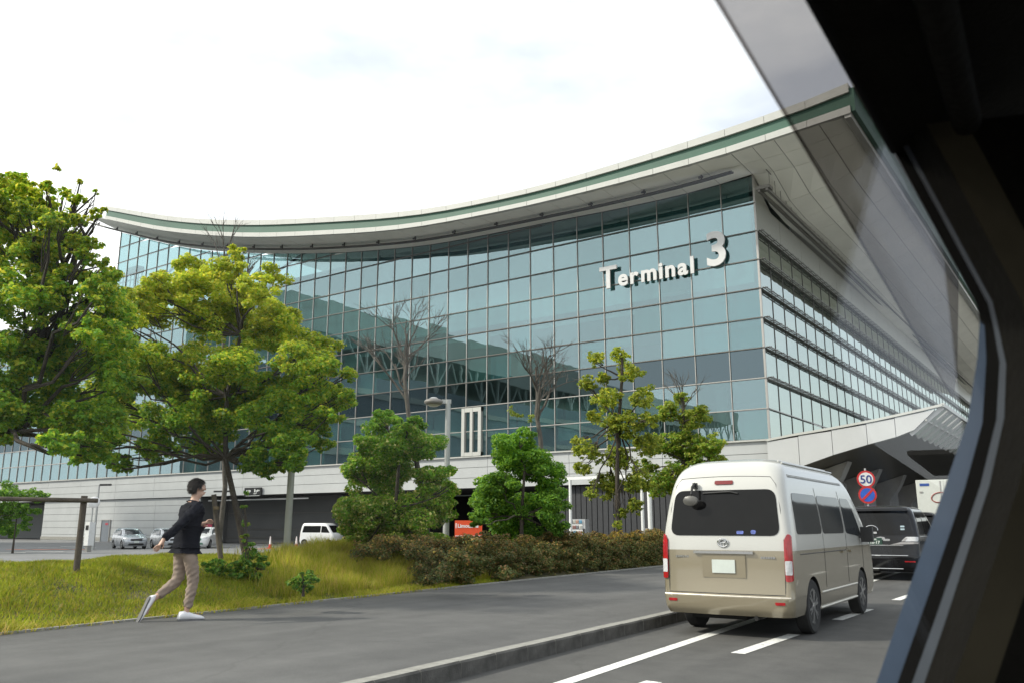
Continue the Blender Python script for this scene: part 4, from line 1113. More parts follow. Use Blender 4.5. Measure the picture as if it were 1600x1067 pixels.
# traffic cones
CONE_W = mat('cone_white', (.75, .75, .73), .5); CONE_R = mat('cone_red', (.50, .03, .03), .5)
cone0 = None
for i, (u, v, lab) in enumerate(((422, 851, 'white traffic cone left of the grey lamp post'), (463, 850, 'red and white traffic cone just right of the grey lamp post'), (496, 851, 'red and white traffic cone in front of the small white van'))):
    p = at(u, v, 66)
    if cone0 is None:
        t = thing('traffic_cone', lab, 'traffic cone', (0, 0, 0), 0, 'traffic cones at the undercroft')
        mb = MB(); mb.box((0, 0, .03), (.42, .42, .06)); mb.build('base', CONE_R, t)
        mb = MB(); mb.lathe((0, 0, .06), [(.16, 0), (.105, .3)], 14); mb.build('lower_cone', CONE_R, t, 50)
        mb = MB(); mb.lathe((0, 0, .36), [(.106, 0), (.045, .62), (.03, .68)], 14); mb.build('white_sleeve', CONE_W, t, 50)
        cone0 = t
    else: t = copy_tree(cone0); t['label'] = lab
    t.location = (float(p[0]), float(p[1]), -.3); t.scale = (.85, .85, .85)
# ------------------------------------------------------------------ vehicles
TYRE = mat('tyre_rubber', (0.018, 0.018, 0.018), 0.85, var=.2, scale=12)
ALLOY = mat('alloy_rim', (0.32, 0.32, 0.32), 0.3, .8, var=.08)
STEELRIM = mat('dark_rim', (0.05, 0.05, 0.052), 0.4, .6)
TINT = mat('tinted_glass', (0.008, 0.008, 0.008), 0.05, var=.1, spec=.22)
TINT_L = mat('side_window_glass', (0.03, 0.035, 0.04), 0.05, var=.1, spec=.5)
CHROME = mat('chrome', (0.62, 0.62, 0.62), 0.12, 1.0, var=.03)
BLKP = mat('black_plastic', (0.018, 0.018, 0.018), 0.6)
RLENS = mat('red_lens', (0.33, 0.008, 0.012), 0.18, var=.25, scale=18, coat=.6)
CLENS = mat('clear_lens', (0.55, 0.56, 0.57), 0.12, var=.15, scale=25, coat=.5)
UNDER = mat('underbody', (0.012, 0.012, 0.012), 0.9)
class Body:
    """vehicle skin: rounded plan outlines stacked over height; L rows = (z, half width, rear y, front y, rear corner r, front corner r)"""
    def __init__(s, L, sub=5, bow_r=.04, bow_f=.08):
        L = np.array(L, float); z = L[:, 0]; zz = []
        for i in range(len(z) - 1): zz += list(np.linspace(z[i], z[i + 1], sub, endpoint=False))
        zz.append(z[-1]); s.z = np.array(zz); s.L = L; s.br, s.bf = bow_r, bow_f
        s.rows = np.array([s.par(q) for q in s.z])
    def par(s, z):
        Z = s.L[:, 0]; z = float(np.clip(z, Z[0], Z[-1])); out = []
        for c in range(1, s.L.shape[1]):
            y = s.L[:, c]; i = int(np.clip(np.searchsorted(Z, z) - 1, 0, len(Z) - 2)); h = Z[i + 1] - Z[i]; t = (z - Z[i]) / h
            d = np.diff(y) / np.diff(Z)
            def m(k):
                if k == 0: return d[0]
                if k == len(Z) - 1: return d[-1]
                return 0.0 if d[k - 1] * d[k] <= 0 else 2 * d[k - 1] * d[k] / (d[k - 1] + d[k])
            out.append((2*t**3-3*t**2+1)*y[i]+(t**3-2*t**2+t)*h*m(i)+(-2*t**3+3*t**2)*y[i+1]+(t**3-t**2)*h*m(i+1))
        return np.array([z] + out)
    def ring(s, p, nc=7, nsd=26, nb=6):
        z, w_, r, f, cr, cf = p; P = []
        hw = w_ - cr
        for i in range(nb): x = hw * i / nb; P.append((x, r + s.br * (x / max(w_, .01)) ** 2, z))
        r1 = r + s.br * (hw / max(w_, .01)) ** 2
        for i in range(nc): a = math.pi / 2 * i / nc; P.append((hw + cr * math.sin(a), r1 + cr * (1 - math.cos(a)), z))
        ya, yb = r1 + cr, f - cf - s.bf
        for i in range(nsd): P.append((w_, ya + (yb - ya) * i / nsd, z))
        fw = w_ - cf
        for i in range(nc): a = math.pi / 2 * i / nc; P.append((fw + cf * math.cos(a), yb + cf * math.sin(a), z))
        f1 = yb + cf
        for i in range(nb): x = fw * (1 - i / nb); P.append((x, f1 + (f - f1) * (1 - (x / max(fw, .01)) ** 2), z))
        P.append((0, f, z))
        return P + [(-x, y, zz) for x, y, zz in P[-2:0:-1]]
    def mesh(s, name, mats, split=None):
        mb = MB(); n = None
        for p in s.rows:
            rg = s.ring(p); n = len(rg); mb.v += [tuple(map(float, q)) for q in rg]
        for i in range(len(s.rows) - 1):
            for j in range(n):
                mb.f.append((i * n + j, i * n + (j + 1) % n, (i + 1) * n + (j + 1) % n, (i + 1) * n + j))
                zc = (s.rows[i][0] + s.rows[i + 1][0]) / 2
                mb.m.append(0 if split is None or zc > split else 1)
        top = (len(s.rows) - 1) * n; h = n // 2     # caps as strips across the car
        for base, mi, flip in ((0, 1 if split is not None else 0, True), (top, 0, False)):
            mb.f.append((base, base + 1, base + n - 1)); mb.m.append(mi)
            for j in range(1, h - 1):
                mb.f.append((base + j, base + j + 1, base + n - j - 1, base + n - j)); mb.m.append(mi)
            mb.f.append((base + h - 1, base + h, base + h + 1)); mb.m.append(mi)
        return mb
    def side(s, y, z, sgn=1, off=.004):
        rg = np.array(s.ring(s.par(z), 10, 40, 8)); k = (len(rg)) // 2
        P = rg[:k + 1]; j0 = 8; i = j0 + int(np.argmin(np.abs(P[j0:, 1] - y)[:60]))
        ys = P[j0:j0 + 62, 1]; xs = P[j0:j0 + 62, 0]
        x = float(np.interp(y, ys, xs)); return (sgn * (x + off), y, z)
    def rear(s, x, z, off=.004):
        rg = np.array(s.ring(s.par(z), 10, 40, 8)); P = rg[:18]
        y = float(np.interp(abs(x), P[:, 0], P[:, 1])); return (x, y - off, z)
    def front(s, x, z, off=.004):
        rg = np.array(s.ring(s.par(z), 10, 40, 8)); k = len(rg) // 2; P = rg[k - 18:k + 1][::-1]
        y = float(np.interp(abs(x), P[:, 0], P[:, 1])); return (x, y + off, z)
def rrect(pts, rad, n=5):
    """polygon with rounded corners (2-D)"""
    out = []; m = len(pts)
    for i in range(m):
        p0, p1, p2 = (np.array(pts[k % m], float) for k in (i - 1, i, i + 1))
        a, b = p0 - p1, p2 - p1; la, lb = np.linalg.norm(a), np.linalg.norm(b); r = min(rad, .45 * la, .45 * lb)
        A, B = p1 + a / la * r, p1 + b / lb * r
        for k in range(n + 1): t = k / n; out.append((1 - t) ** 2 * A + 2 * t * (1 - t) * p1 + t * t * B)
    dens = []
    for i in range(len(out)):
        p, q = out[i], out[(i + 1) % len(out)]; L = np.linalg.norm(q - p); k = max(1, int(L / .09))
        for t in range(k): dens.append(p + (q - p) * t / k)
    return dens
def patch(mb, outline, fn, thick=.012, rings=5, mi=0, solid=True):
    """a curved panel: 2-D outline carried on to the body surface by fn(a, b, off)"""
    P = np.array(outline); c = P.mean(0); n = len(P); V = []; 
    for k in range(rings): t = 1 - k / rings; V += [fn(*(c + (p - c) * t), thick) for p in P]
    V.append(fn(c[0], c[1], thick)); F = []
    for k in range(rings - 1):
        for j in range(n): F.append((k * n + j, k * n + (j + 1) % n, (k + 1) * n + (j + 1) % n, (k + 1) * n + j))
    for j in range(n): F.append(((rings - 1) * n + j, (rings - 1) * n + (j + 1) % n, rings * n))
    o = len(V); V += [fn(p[0], p[1], -.006) for p in P]
    for j in range(n): F.append((o + j, o + (j + 1) % n, (j + 1) % n, j))
    return mb.add(V, F, mi)
def make_wheel(parent, c, r, wd, sgn, rimm, spokes=5, rr=.66):
    w_ = MB(); x0 = -wd / 2; h = wd / 2
    prof = [(r * rr, -h * .9), (r * .92, -h), (r * .99, -h * .75), (r, 0), (r * .99, h * .75), (r * .92, h), (r * rr, h * .9)]
    w_.lathe(c, prof, 28, 'x'); t = w_.build('wheel', TYRE, parent, 40, world=False)
    m = MB(); xo = sgn * h
    rim = [(r * rr, 0), (r * (rr - .04), sgn * .0)]
    m.lathe((c[0] + sgn * h * .78, c[1], c[2]), [(r * (rr + .01), -.01), (r * (rr + .01), .012), (r * (rr - .08), .012), (r * (rr - .09), -.02)], 26, 'x')
    for k in range(spokes):
        a = 2 * math.pi * k / spokes + .3; d = (0, math.cos(a), math.sin(a)); p = Vector((c[0] + sgn * h * .82, c[1], c[2]))
        for da in (-.14, .14):
            d2 = Vector((0, math.cos(a + da), math.sin(a + da))); m.bar(p + Vector(d) * r * .10, p + d2 * r * (rr - .04), r * .075, .03, up=(1, 0, 0))
    m.lathe((c[0] + sgn * h * .80, c[1], c[2]), [(r * .17, -.015), (r * .15, .02), (.01, .025)], 14, 'x')
    m.build('rim', rimm, t, 40, world=False)
    m = MB(); m.lathe((c[0] + sgn * h * .35, c[1], c[2]), [(r * .6, -.01), (r * .6, .01)], 20, 'x'); m.build('brake_disc', STEELRIM, t, world=False)
    return t
def body_obj(B, name, mats, parent, split, axles, wr, width, extra=None, arch=1.17):
    mb = B.mesh(name, mats, split); o = mb.build(name, mats, parent, fix=True, world=False)
    cut = MB()
    for ya in axles:
        for sg in (1, -1):
            cut.lathe((sg * (width - .12), ya, wr * 1.0), [(wr * arch, -.16), (wr * arch, .3)], 30, 'x', mi=0)
    if extra: extra(cut)
    co = cut.build('wheel_arch_cutter', UNDER, parent, fix=True, world=False)
    md = o.modifiers.new('arches', 'BOOLEAN'); md.operation = 'DIFFERENCE'; md.object = co; md.solver = 'EXACT'
    try: md.material_mode = 'TRANSFER'
    except Exception: pass
    resolve(o); bpy.data.objects.remove(co)
    smooth_mesh(o.data, 32)
    return o
def plate(parent, x, y, z, col, rows, txtm, w_=.33, h_=.165, facing=-1):
    m = MB(); m.box((x, y, z), (w_, .012, h_)); p = m.build('number_plate', col, parent, world=False)
    for txt, size, dz in rows:
        me = text_mesh(txt, size, .004, .002); v = np.array([q.co for q in me.vertices]); wd = v[:, 0].max() + v[:, 0].min()
        me.materials.clear(); me.materials.append(txtm); o = link('plate_lettering', me, p)
        o.rotation_euler = (R(90), 0, 0); o.location = (x - wd / 2, y - .009, z + dz)
    return p

# ---- the white and beige high roof van -------------------------------------------------
VAN_W = mat('pearl_white_paint', (0.50, 0.50, 0.47), 0.22, .0, var=.02, scale=.8, coat=.6)
VAN_B = mat('beige_paint', (0.27, 0.235, 0.165), 0.25, .3, var=.04, scale=.8, coat=.7)
PLATE_W = mat('plate_blank', (0.55, 0.60, 0.56), .5, var=.06)
def make_van():
    vx, vy = -4.20, 10.72
    t = thing('high_roof_van', 'white over beige high roof passenger van driving along the kerb lane', 'van', (vx, vy, 0), R(1.9))
    t.scale = (.915, 1, 1)
    B = Body([(.27, .90, .06, 5.28, .16, .25), (.36, .925, .005, 5.36, .13, .25), (.49, .935, .0, 5.38, .12, .25), (.515, .938, .035, 5.38, .10, .25), (.80, .94, .055, 5.36, .09, .25), (1.07, .94, .06, 5.28, .09, .25),
              (1.26, .93, .075, 5.02, .10, .22), (1.55, .895, .12, 4.72, .12, .20), (1.83, .85, .18, 4.42, .15, .20), (1.98, .82, .235, 4.22, .18, .2), (2.10, .775, .31, 3.98, .22, .22), (2.19, .70, .43, 3.7, .26, .24), (2.25, .58, .62, 3.4, .28, .26), (2.285, .36, .95, 3.0, .26, .26)], 3)
    ax = (1.04, 4.15)
    b = body_obj(B, 'body', [VAN_W, VAN_B, UNDER], t, 1.075, ax, .335, .94)
    for i, ya in enumerate(ax):
        for sg in (1, -1): make_wheel(t, (sg * .83, ya, .345), .345, .20, sg, ALLOY, 6)
    m = MB(); m.box((0, 2.7, .30), (1.5, 4.9, .1)); m.box((0, 1.04, .335), (1.4, .12, .12)); m.tube([(.35, .9, .26), (.42, .12, .25), (.42, .04, .25)], .03, 8); m.box((-.2, .55, .28), (.8, .5, .16)); m.build('underbody', UNDER, t, world=False)
    R_ = lambda x, z, o: B.rear(x, z, o); 
    m = MB(); patch(m, rrect([(-.80, 1.255), (.80, 1.255), (.735, 1.84), (-.735, 1.84)], .13), R_, .008, 6); rw = m.build('rear_window', TINT, t, 60, world=False)
    for q in ([(.20, 1.275), (.30, 1.275), (.30, 1.315), (.20, 1.315)], [(.40, 1.275), (.47, 1.275), (.47, 1.325), (.40, 1.325)]):
        m = MB(); patch(m, rrect(q, .025), R_, .011, 2); m.build('window_sticker', mat('sticker_blue', (.10, .14, .42), .4, var=.4, scale=30), rw, world=False)
    #, (.30, 1.275), (.30, 1.315), (.20, 1.315)], .02), R_, .011, 2); patch(m, rrect([(.40, 1.275), (.47, 1.275), (.47, 1.325), (.40, 1.325)], .03), R_, .011, 2); m.build('window_sticker', mat('sticker_blue', (.10, .14, .42), .4, var=.4, scale=30), rw, world=False)
    # mirror for seeing the tail, hung over the rear window
    m = MB(); m.tube([(-.42, .16, 1.93), (-.42, .06, 1.88), (-.42, .02, 1.78)], .018, 8); m.box((-.42, .17, 1.90), (.06, .05, .08)); am = m.build('rear_view_arm', BLKP, t, world=False)
    m = MB(); m.lathe((0, 0, 0), [(.04, -.03), (.115, -.012), (.125, .01), (.10, .035), (.03, .045)], 20, 'y'); o = m.build('rear_view_mirror', mat('mirror_shell', (.09, .088, .08), .35), t, 50, world=False); o.location = (-.43, .0, 1.70); o.scale = (.95, 1, .55)
    m = MB(); m.tube([B.rear(-.30, 1.80, .02), B.rear(.1, 1.815, .03), B.rear(.22, 1.79, .02)], .012, 6); m.build('wiper', BLKP, t, world=False)
    m = MB(); patch(m, rrect([(-.135, 1.915), (.135, 1.915), (.135, 1.965), (-.135, 1.965)], .02), R_, .016, 3); m.build('high_brake_light', mat('dark_red_lens', (.16, .012, .012), .2), t, 50, world=False)
    # tailgate seams
    m = MB()
    for sg in (1, -1):
        ptz = [(.83, .55), (.84, .9), (.845, 1.15), (.80, 1.6), (.74, 1.9), (.66, 2.0)]
        m.tube([B.rear(sg * x, z, .0005) for x, z in ptz], .004, 5)
    m.tube([B.rear(x, 2.0 + .02 * (1 - (x / .66) ** 2), .0005) for x in np.linspace(-.66, .66, 9)], .004, 5); m.tube([B.rear(x, .535, .001) for x in np.linspace(-.83, .83, 9)], .005, 5)
    m.build('tailgate_seam', BLKP, t, world=False)
    for sg in (1, -1):
        m = MB(); ol = rrect([(.845, .70), (.925, .70), (.928, 1.24), (.895, 1.285), (.845, 1.20)], .03)
        fn = lambda x, z, o: (sg * x, B.rear(min(x, B.par(z)[1] - .012), z, o)[1] , z)
        def fn2(x, z, o, sg=sg):
            w_ = B.par(z)[1]; q = B.rear(min(x, w_ - .01), z, o); return (sg * min(q[0] + (.012 if x > w_ - .03 else 0), w_ + .008), q[1], z)
        patch(m, ol, fn2, .022, 5); tl = m.build('tail_light', RLENS, t, 50, world=False)
        m = MB(); patch(m, rrect([(.85, .78), (.922, .78), (.924, .95), (.85, .95)], .015), lambda x, z, o, sg=sg: fn2(x, z, o, sg), .027, 3); m.build('indicator_lens', CLENS, tl, 50, world=False)
    m = MB(); 
    for sg in (-1, 1): 
        for k in range(6): m.box((sg * .62 + (k - 2.5) * .034, B.rear(.62, .985, .004)[1], .985), (.024, .008, .026))
    m.build('badge_lettering', CHROME, t, world=False)
    m = MB(); m.box((0, B.rear(0, 1.05, .018)[1], 1.045), (.86, .035, .035)); m.build('gate_garnish', CHROME, t, world=False)
    m = MB()
    for a in range(24):
        pass
    ell = lambda rx, rz: [(rx * math.cos(2 * math.pi * k / 24), B.rear(0, 1.15, .012)[1], 1.165 + rz * math.sin(2 * math.pi * k / 24)) for k in range(25)]
    m.tube(ell(.075, .052), .008, 6); m.tube(ell(.030, .050), .006, 6); m.tube([(p[0], p[1], p[2] + .018) for p in ell(.05, .02)], .006, 6); m.build('emblem', CHROME, t, world=False)
    m = MB(); m.box((0, B.rear(0, .86, .001)[1], .88), (.62, .02, .30)); m.build('plate_recess', VAN_B, t, world=False)
    plate(t, 0, B.rear(0, .86, .02)[1], .87, PLATE_W, [], None)
    m = MB(); m.tube([B.rear(x, .505, .012) for x in np.linspace(-.90, .90, 15)], .012, 6); m.build('bumper_trim', mat('trim_and_lit_edge', (.62, .58, .50), .3, .3), t, world=False)
    for sg in (1, -1):
        m = MB(); patch(m, rrect([(sg * .70, .42), (sg * .83, .42), (sg * .83, .455), (sg * .70, .455)], .01), R_, .008, 2); m.build('reflector', RLENS, t, world=False)
    # sides: long dark glass, front door glass, door seams, sill line
    for sg in (1, -1):
        S_ = lambda y, z, o, sg=sg: B.side(y, z, sg, o)
        for nm, poly in (('side_window', [(.42, 1.27), (1.72, 1.27), (1.72, 1.80), (.50, 1.80)]), ('side_window', [(1.80, 1.27), (3.12, 1.27), (3.12, 1.80), (1.80, 1.80)]), ('front_door_window', [(3.24, 1.27), (4.35, 1.20), (4.02, 1.62), (3.82, 1.80), (3.24, 1.80)])):
            m = MB(); patch(m, rrect(poly, .09), S_, .006, 5); m.build(nm, TINT_L, t, 60, world=False)
        m = MB()
        for ys in (1.76, 3.18, 4.32): m.tube([B.side(ys, z, sg, .0005) for z in np.linspace(.55, 1.9 if ys < 4 else 1.2, 9)], .004, 5)
        m.tube([B.side(y, 1.02, sg, .001) for y in np.linspace(.5, 3.1, 9)], .006, 5)
        m.build('door_seam', BLKP, t, world=False)
        m = MB(); m.tube([B.side(y, .50, sg, .008) for y in np.linspace(1.45, 3.72, 12)], .012, 6); m.tube([B.side(y, .30, sg, .012) for y in np.linspace(1.42, 3.75, 12)], .014, 6); m.build('sill_lit_edge', MATS['trim_and_lit_edge'], t, world=False)  # bright tubes stand for the lit edges of the sill skirt
        m = MB(); m.bar(B.side(2.98, 1.0, sg, .02), B.side(2.78, 1.0, sg, .02), .03, .03); m.bar(B.side(3.50, 1.0, sg, .02), B.side(3.30, 1.0, sg, .02), .03, .03); m.build('door_handle', VAN_B, t, world=False)
        m = MB(); p = B.side(4.18, 1.24, sg, .14); m.box(p, (.20, .10, .24)); m.bar(B.side(4.15, 1.2, sg, 0), p, .05); m.build('wing_mirror', BLKP, t, world=False)
        m = MB()
        for k in range(7): m.tube([B.side(y, 2.01 + .014 * k * (k < 3) + .03 * max(0, k - 3) * 0, sg, .004) for y in np.linspace(.55, 3.6, 8)], .005, 5)
        m.tube([(sg * .70, y, 2.205) for y in np.linspace(.7, 3.5, 8)], .014, 6); m.tube([(sg * .62, y, 2.24) for y in np.linspace(.8, 3.4, 8)], .010, 6)
        m.build('roof_rib', VAN_W, t, world=False)
    m = MB(); patch(m, rrect([(-.74, 1.28), (.74, 1.28), (.66, 1.86), (-.66, 1.86)], .1), lambda x, z, o: B.front(x, z, o), .006, 5); m.build('windscreen', TINT_L, t, world=False)
    m = MB(); patch(m, rrect([(.55, .82), (.84, .86), (.84, 1.08), (.58, 1.02)], .03), lambda x, z, o: B.front(x, z, o), .01, 3); m.build('headlight', CLENS, t, world=False)
    m = MB(); patch(m, rrect([(-.55, .82), (-.84, .86), (-.84, 1.08), (-.58, 1.02)], .03), lambda x, z, o: B.front(x, z, o), .01, 3); m.build('headlight', CLENS, t, world=False)
    m = MB(); m.tube([(.99, .85, .335 + 0)] * 2, .001, 3)
    return t
make_van()

# ---- black minivan (and a second one ahead of it) -------------------------------------
BLACKP = mat('black_paint', (0.006, 0.006, 0.007), 0.12, .0, var=.1, coat=.25, spec=.25)
PLATE_G = mat('plate_green', (0.01, 0.045, 0.03), .5)
PLATE_T = mat('plate_text_white', (.75, .78, .75), .5)
def make_minivan():
    t = thing('minivan', 'black minivan with green number plate ahead of the high roof van', 'minivan', (0, 0, 0), R(2.8))
    B = Body([(.24, .86, .10, 4.75, .15, .25), (.36, .90, .02, 4.82, .14, .25), (.60, .915, .0, 4.84, .14, .25), (.72, .915, .04, 4.83, .12, .25), (.95, .915, .06, 4.72, .12, .3), (1.08, .91, .08, 4.3, .13, .3), (1.2, .895, .10, 3.95, .14, .3), (1.5, .85, .17, 3.4, .16, .3), (1.72, .79, .24, 3.0, .18, .3), (1.83, .72, .33, 2.75, .2, .3), (1.885, .6, .5, 2.55, .2, .3), (1.905, .4, .8, 2.2, .2, .25)], 3)
    ax = (1.05, 4.0)
    body_obj(B, 'body', [BLACKP, UNDER], t, None, ax, .335, .915)
    for ya in ax:
        for sg in (1, -1): make_wheel(t, (sg * .80, ya, .335), .335, .21, sg, ALLOY, 7)
    R_ = lambda x, z, o: B.rear(x, z, o)
    m = MB(); patch(m, rrect([(-.78, 1.14), (.78, 1.14), (.70, 1.70), (-.70, 1.70)], .09), R_, .008, 6); rw = m.build('rear_window', TINT, t, 60, world=False)
    for z in (1.27, 1.34):
        m = MB(); patch(m, rrect([(.50, z), (.60, z), (.60, z + .04), (.50, z + .04)], .015), R_, .012, 2); m.build('window_sticker', mat('sticker_pale', (.35, .45, .50), .4), rw, world=False)
    m = MB(); m.prism([B.rear(-.70, 1.76, .0), B.rear(-.70, 1.76, .16), B.rear(.70, 1.76, .16), B.rear(.70, 1.76, 0)], (0, .02, .06)); m.build('roof_spoiler', BLACKP, t, world=False)
    m = MB(); m.tube([B.rear(-.30 + .16 * math.cos(a) + .1, 1.27 + .11 * math.sin(a), .03) for a in np.linspace(-.1, math.pi, 12)], .014, 6); m.box((-.22, .09, 1.2), (.3, .04, .05)); m.build('rear_view_mirror', CHROME, t, world=False)
    for sg in (1, -1):
        fn = lambda x, z, o, sg=sg: (lambda q: (sg * q[0], q[1], q[2]))(B.rear(min(x, B.par(z)[1] - .012), z, o))
        m = MB(); patch(m, rrect([(.50, .985), (.895, .985), (.90, 1.10), (.62, 1.10)], .03), fn, .02, 4); tl = m.build('tail_light', CLENS, t, 50, world=False)
        m = MB(); patch(m, rrect([(.24, .90), (.895, .925), (.895, .97), (.50, .97)], .012), fn, .022, 3); patch(m, rrect([(.52, .985), (.60, .985), (.66, 1.08), (.60, 1.08)], .02), fn, .024, 3); m.build('lens_bar', mat('lens_smoke', (.30, .29, .29), .2), tl, world=False)
        m = MB(); patch(m, rrect([(.55, .47), (.80, .47), (.80, .50), (.55, .50)], .008), fn, .012, 2); m.build('reflector', RLENS, t, world=False)
        S_ = lambda y, z, o, sg=sg: B.side(y, z, sg, o)
        for poly in ([(.45, 1.15), (1.5, 1.15), (1.5, 1.66), (.62, 1.66)], [(1.6, 1.15), (2.6, 1.15), (2.6, 1.66), (1.6, 1.66)], [(2.68, 1.15), (3.65, 1.15), (3.05, 1.62), (2.68, 1.66)]):
            m = MB(); patch(m, rrect(poly, .06), S_, .006, 4); m.build('side_window', TINT, t, 60, world=False)
        m = MB(); m.tube([B.side(y, 1.10, sg, .006) for y in np.linspace(.4, 3.6, 8)], .01, 5); m.build('belt_trim', CHROME, t, world=False)
        m = MB(); p = B.side(3.45, 1.2, sg, .12); m.box(p, (.22, .10, .18)); m.build('wing_mirror', BLACKP, t, world=False)
    m = MB(); m.box((0, B.rear(0, .92, .02)[1], .885), (1.1, .03, .02)); m.build('plate_garnish', CHROME, t, world=False)
    m = MB(); m.lathe((0, 0, 0), [(.09, -.01), (.08, .01)], 20, 'y'); o = m.build('emblem', CHROME, t, world=False); o.location = (.02, B.rear(0, 1.02, .015)[1], 1.06); o.scale = (1.2, 1, .45)
    m = MB(); m.box((.16, B.rear(0, 1.0, .02)[1], 1.02), (.16, .03, .05)); m.build('handle', CHROME, t, world=False)
    plate(t, -.12, B.rear(0, .97, .02)[1], .985, PLATE_G, [('10-17', .105, -.065), ('330', .045, .032)], PLATE_T, .34, .17)
    for z, wd in ((.63, .80), (.30, .62)):
        m = MB(); m.tube([B.rear(x, z, .012) for x in np.linspace(-wd, wd * .8, 12)], .012, 6); m.build('bumper_trim', CHROME, t, world=False)
    m = MB(); m.box((0, 2.4, .26), (1.4, 4.3, .1)); m.build('underbody', UNDER, t, world=False)
    m = MB(); patch(m, rrect([(-.7, 1.2), (.7, 1.2), (.62, 1.7), (-.62, 1.7)], .1), lambda x, z, o: B.front(x, z, o), .006, 5); m.build('windscreen', TINT, t, world=False)
    return t
mv = make_minivan()
q = onz(1400, 907, 0); qr = np.array(q) - np.array([*(DL * .30), 0])
mv.location = (float(qr[0]), float(qr[1]), 0)
m2 = copy_tree(mv); q2 = at(1432, 880, 33.0); m2.location = (float(q2[0]), float(q2[1]), 0)
m2['label'] = 'dark minivan mostly hidden beyond the black minivan and the window pillar'
mv['group'] = m2['group'] = 'dark minivans queuing ahead'

# ---- white box truck -------------------------------------------------------------------
tr = thing('box_truck', 'white box truck with dark red script lettering standing under the canopy', 'truck', (0, 0, 0), R(2.8))
q = at(1437, 820, 36.0); tr.location = (float(q[0]) + 1.05, float(q[1]), 0)
TRW = mat('truck_white', (.58, .60, .56), .4, var=.04)
m = MB(); m.box((0, 3.2, 2.1), (2.1, 6.2, 2.3)); bx = m.build('box_body', TRW, tr, world=False)
for x in (-.51, .51):
    m = MB(); m.box((x, .085, 2.1), (1.0, .03, 2.24)); d = m.build('rear_door', TRW, tr, world=False)
    m = MB(); m.tube([(x * .25, .06, 1.0), (x * .25, .06, 3.2)], .02, 6); m.box((x * 1.7, .06, 2.75), (.12, .03, .06)); m.box((x * 1.7, .06, 1.45), (.12, .03, .06)); m.build('door_hinge', ALU, d, world=False)
m = MB(); m.box((-.72, .065, 3.05), (.36, .012, .11)); m.build('blue_label', mat('label_blue', (.03, .08, .30), .5), tr, world=False)
SCR = mat('script_red', (.28, .045, .03), .5)
cpts = [(.42 + .30 * math.cos(a) * (1.0), .06, 2.52 + .20 * math.sin(a)) for a in np.linspace(.5, 5.6, 16)]
m = MB(); m.tube([(p[0] - .62, p[1], p[2] + .12 * (p[0] - .4)) for p in cpts], .022, 6)
o_ = [(.10 + .11 * math.cos(a), .06, 2.45 + .09 * math.sin(a)) for a in np.linspace(0, 6.28, 12)]; m.tube([(p[0] + .1, p[1], p[2]) for p in o_], .018, 6); m.tube([(p[0] + .38, p[1], p[2]) for p in o_], .018, 6); m.build('script_lettering', SCR, tr, world=False)
m = MB(); m.box((0, 7.4, 1.5), (1.95, 1.9, 1.9)); m.build('cab', TRW, tr, world=False)
m = MB(); m.box((0, 3.6, .75), (.9, 7.2, .22)); m.box((0, .15, .62), (2.0, .12, .14)); m.build('chassis', BLKP, tr, world=False)
for x in (-.8, .8):
    m = MB(); m.box((x, .07, .78), (.34, .06, .14)); m.build('tail_light', RLENS, tr, world=False)
    for y in (1.6, 6.9): make_wheel(tr, (x * 1.05, y, .4), .4, .25, 1 if x > 0 else -1, STEELRIM, 5)

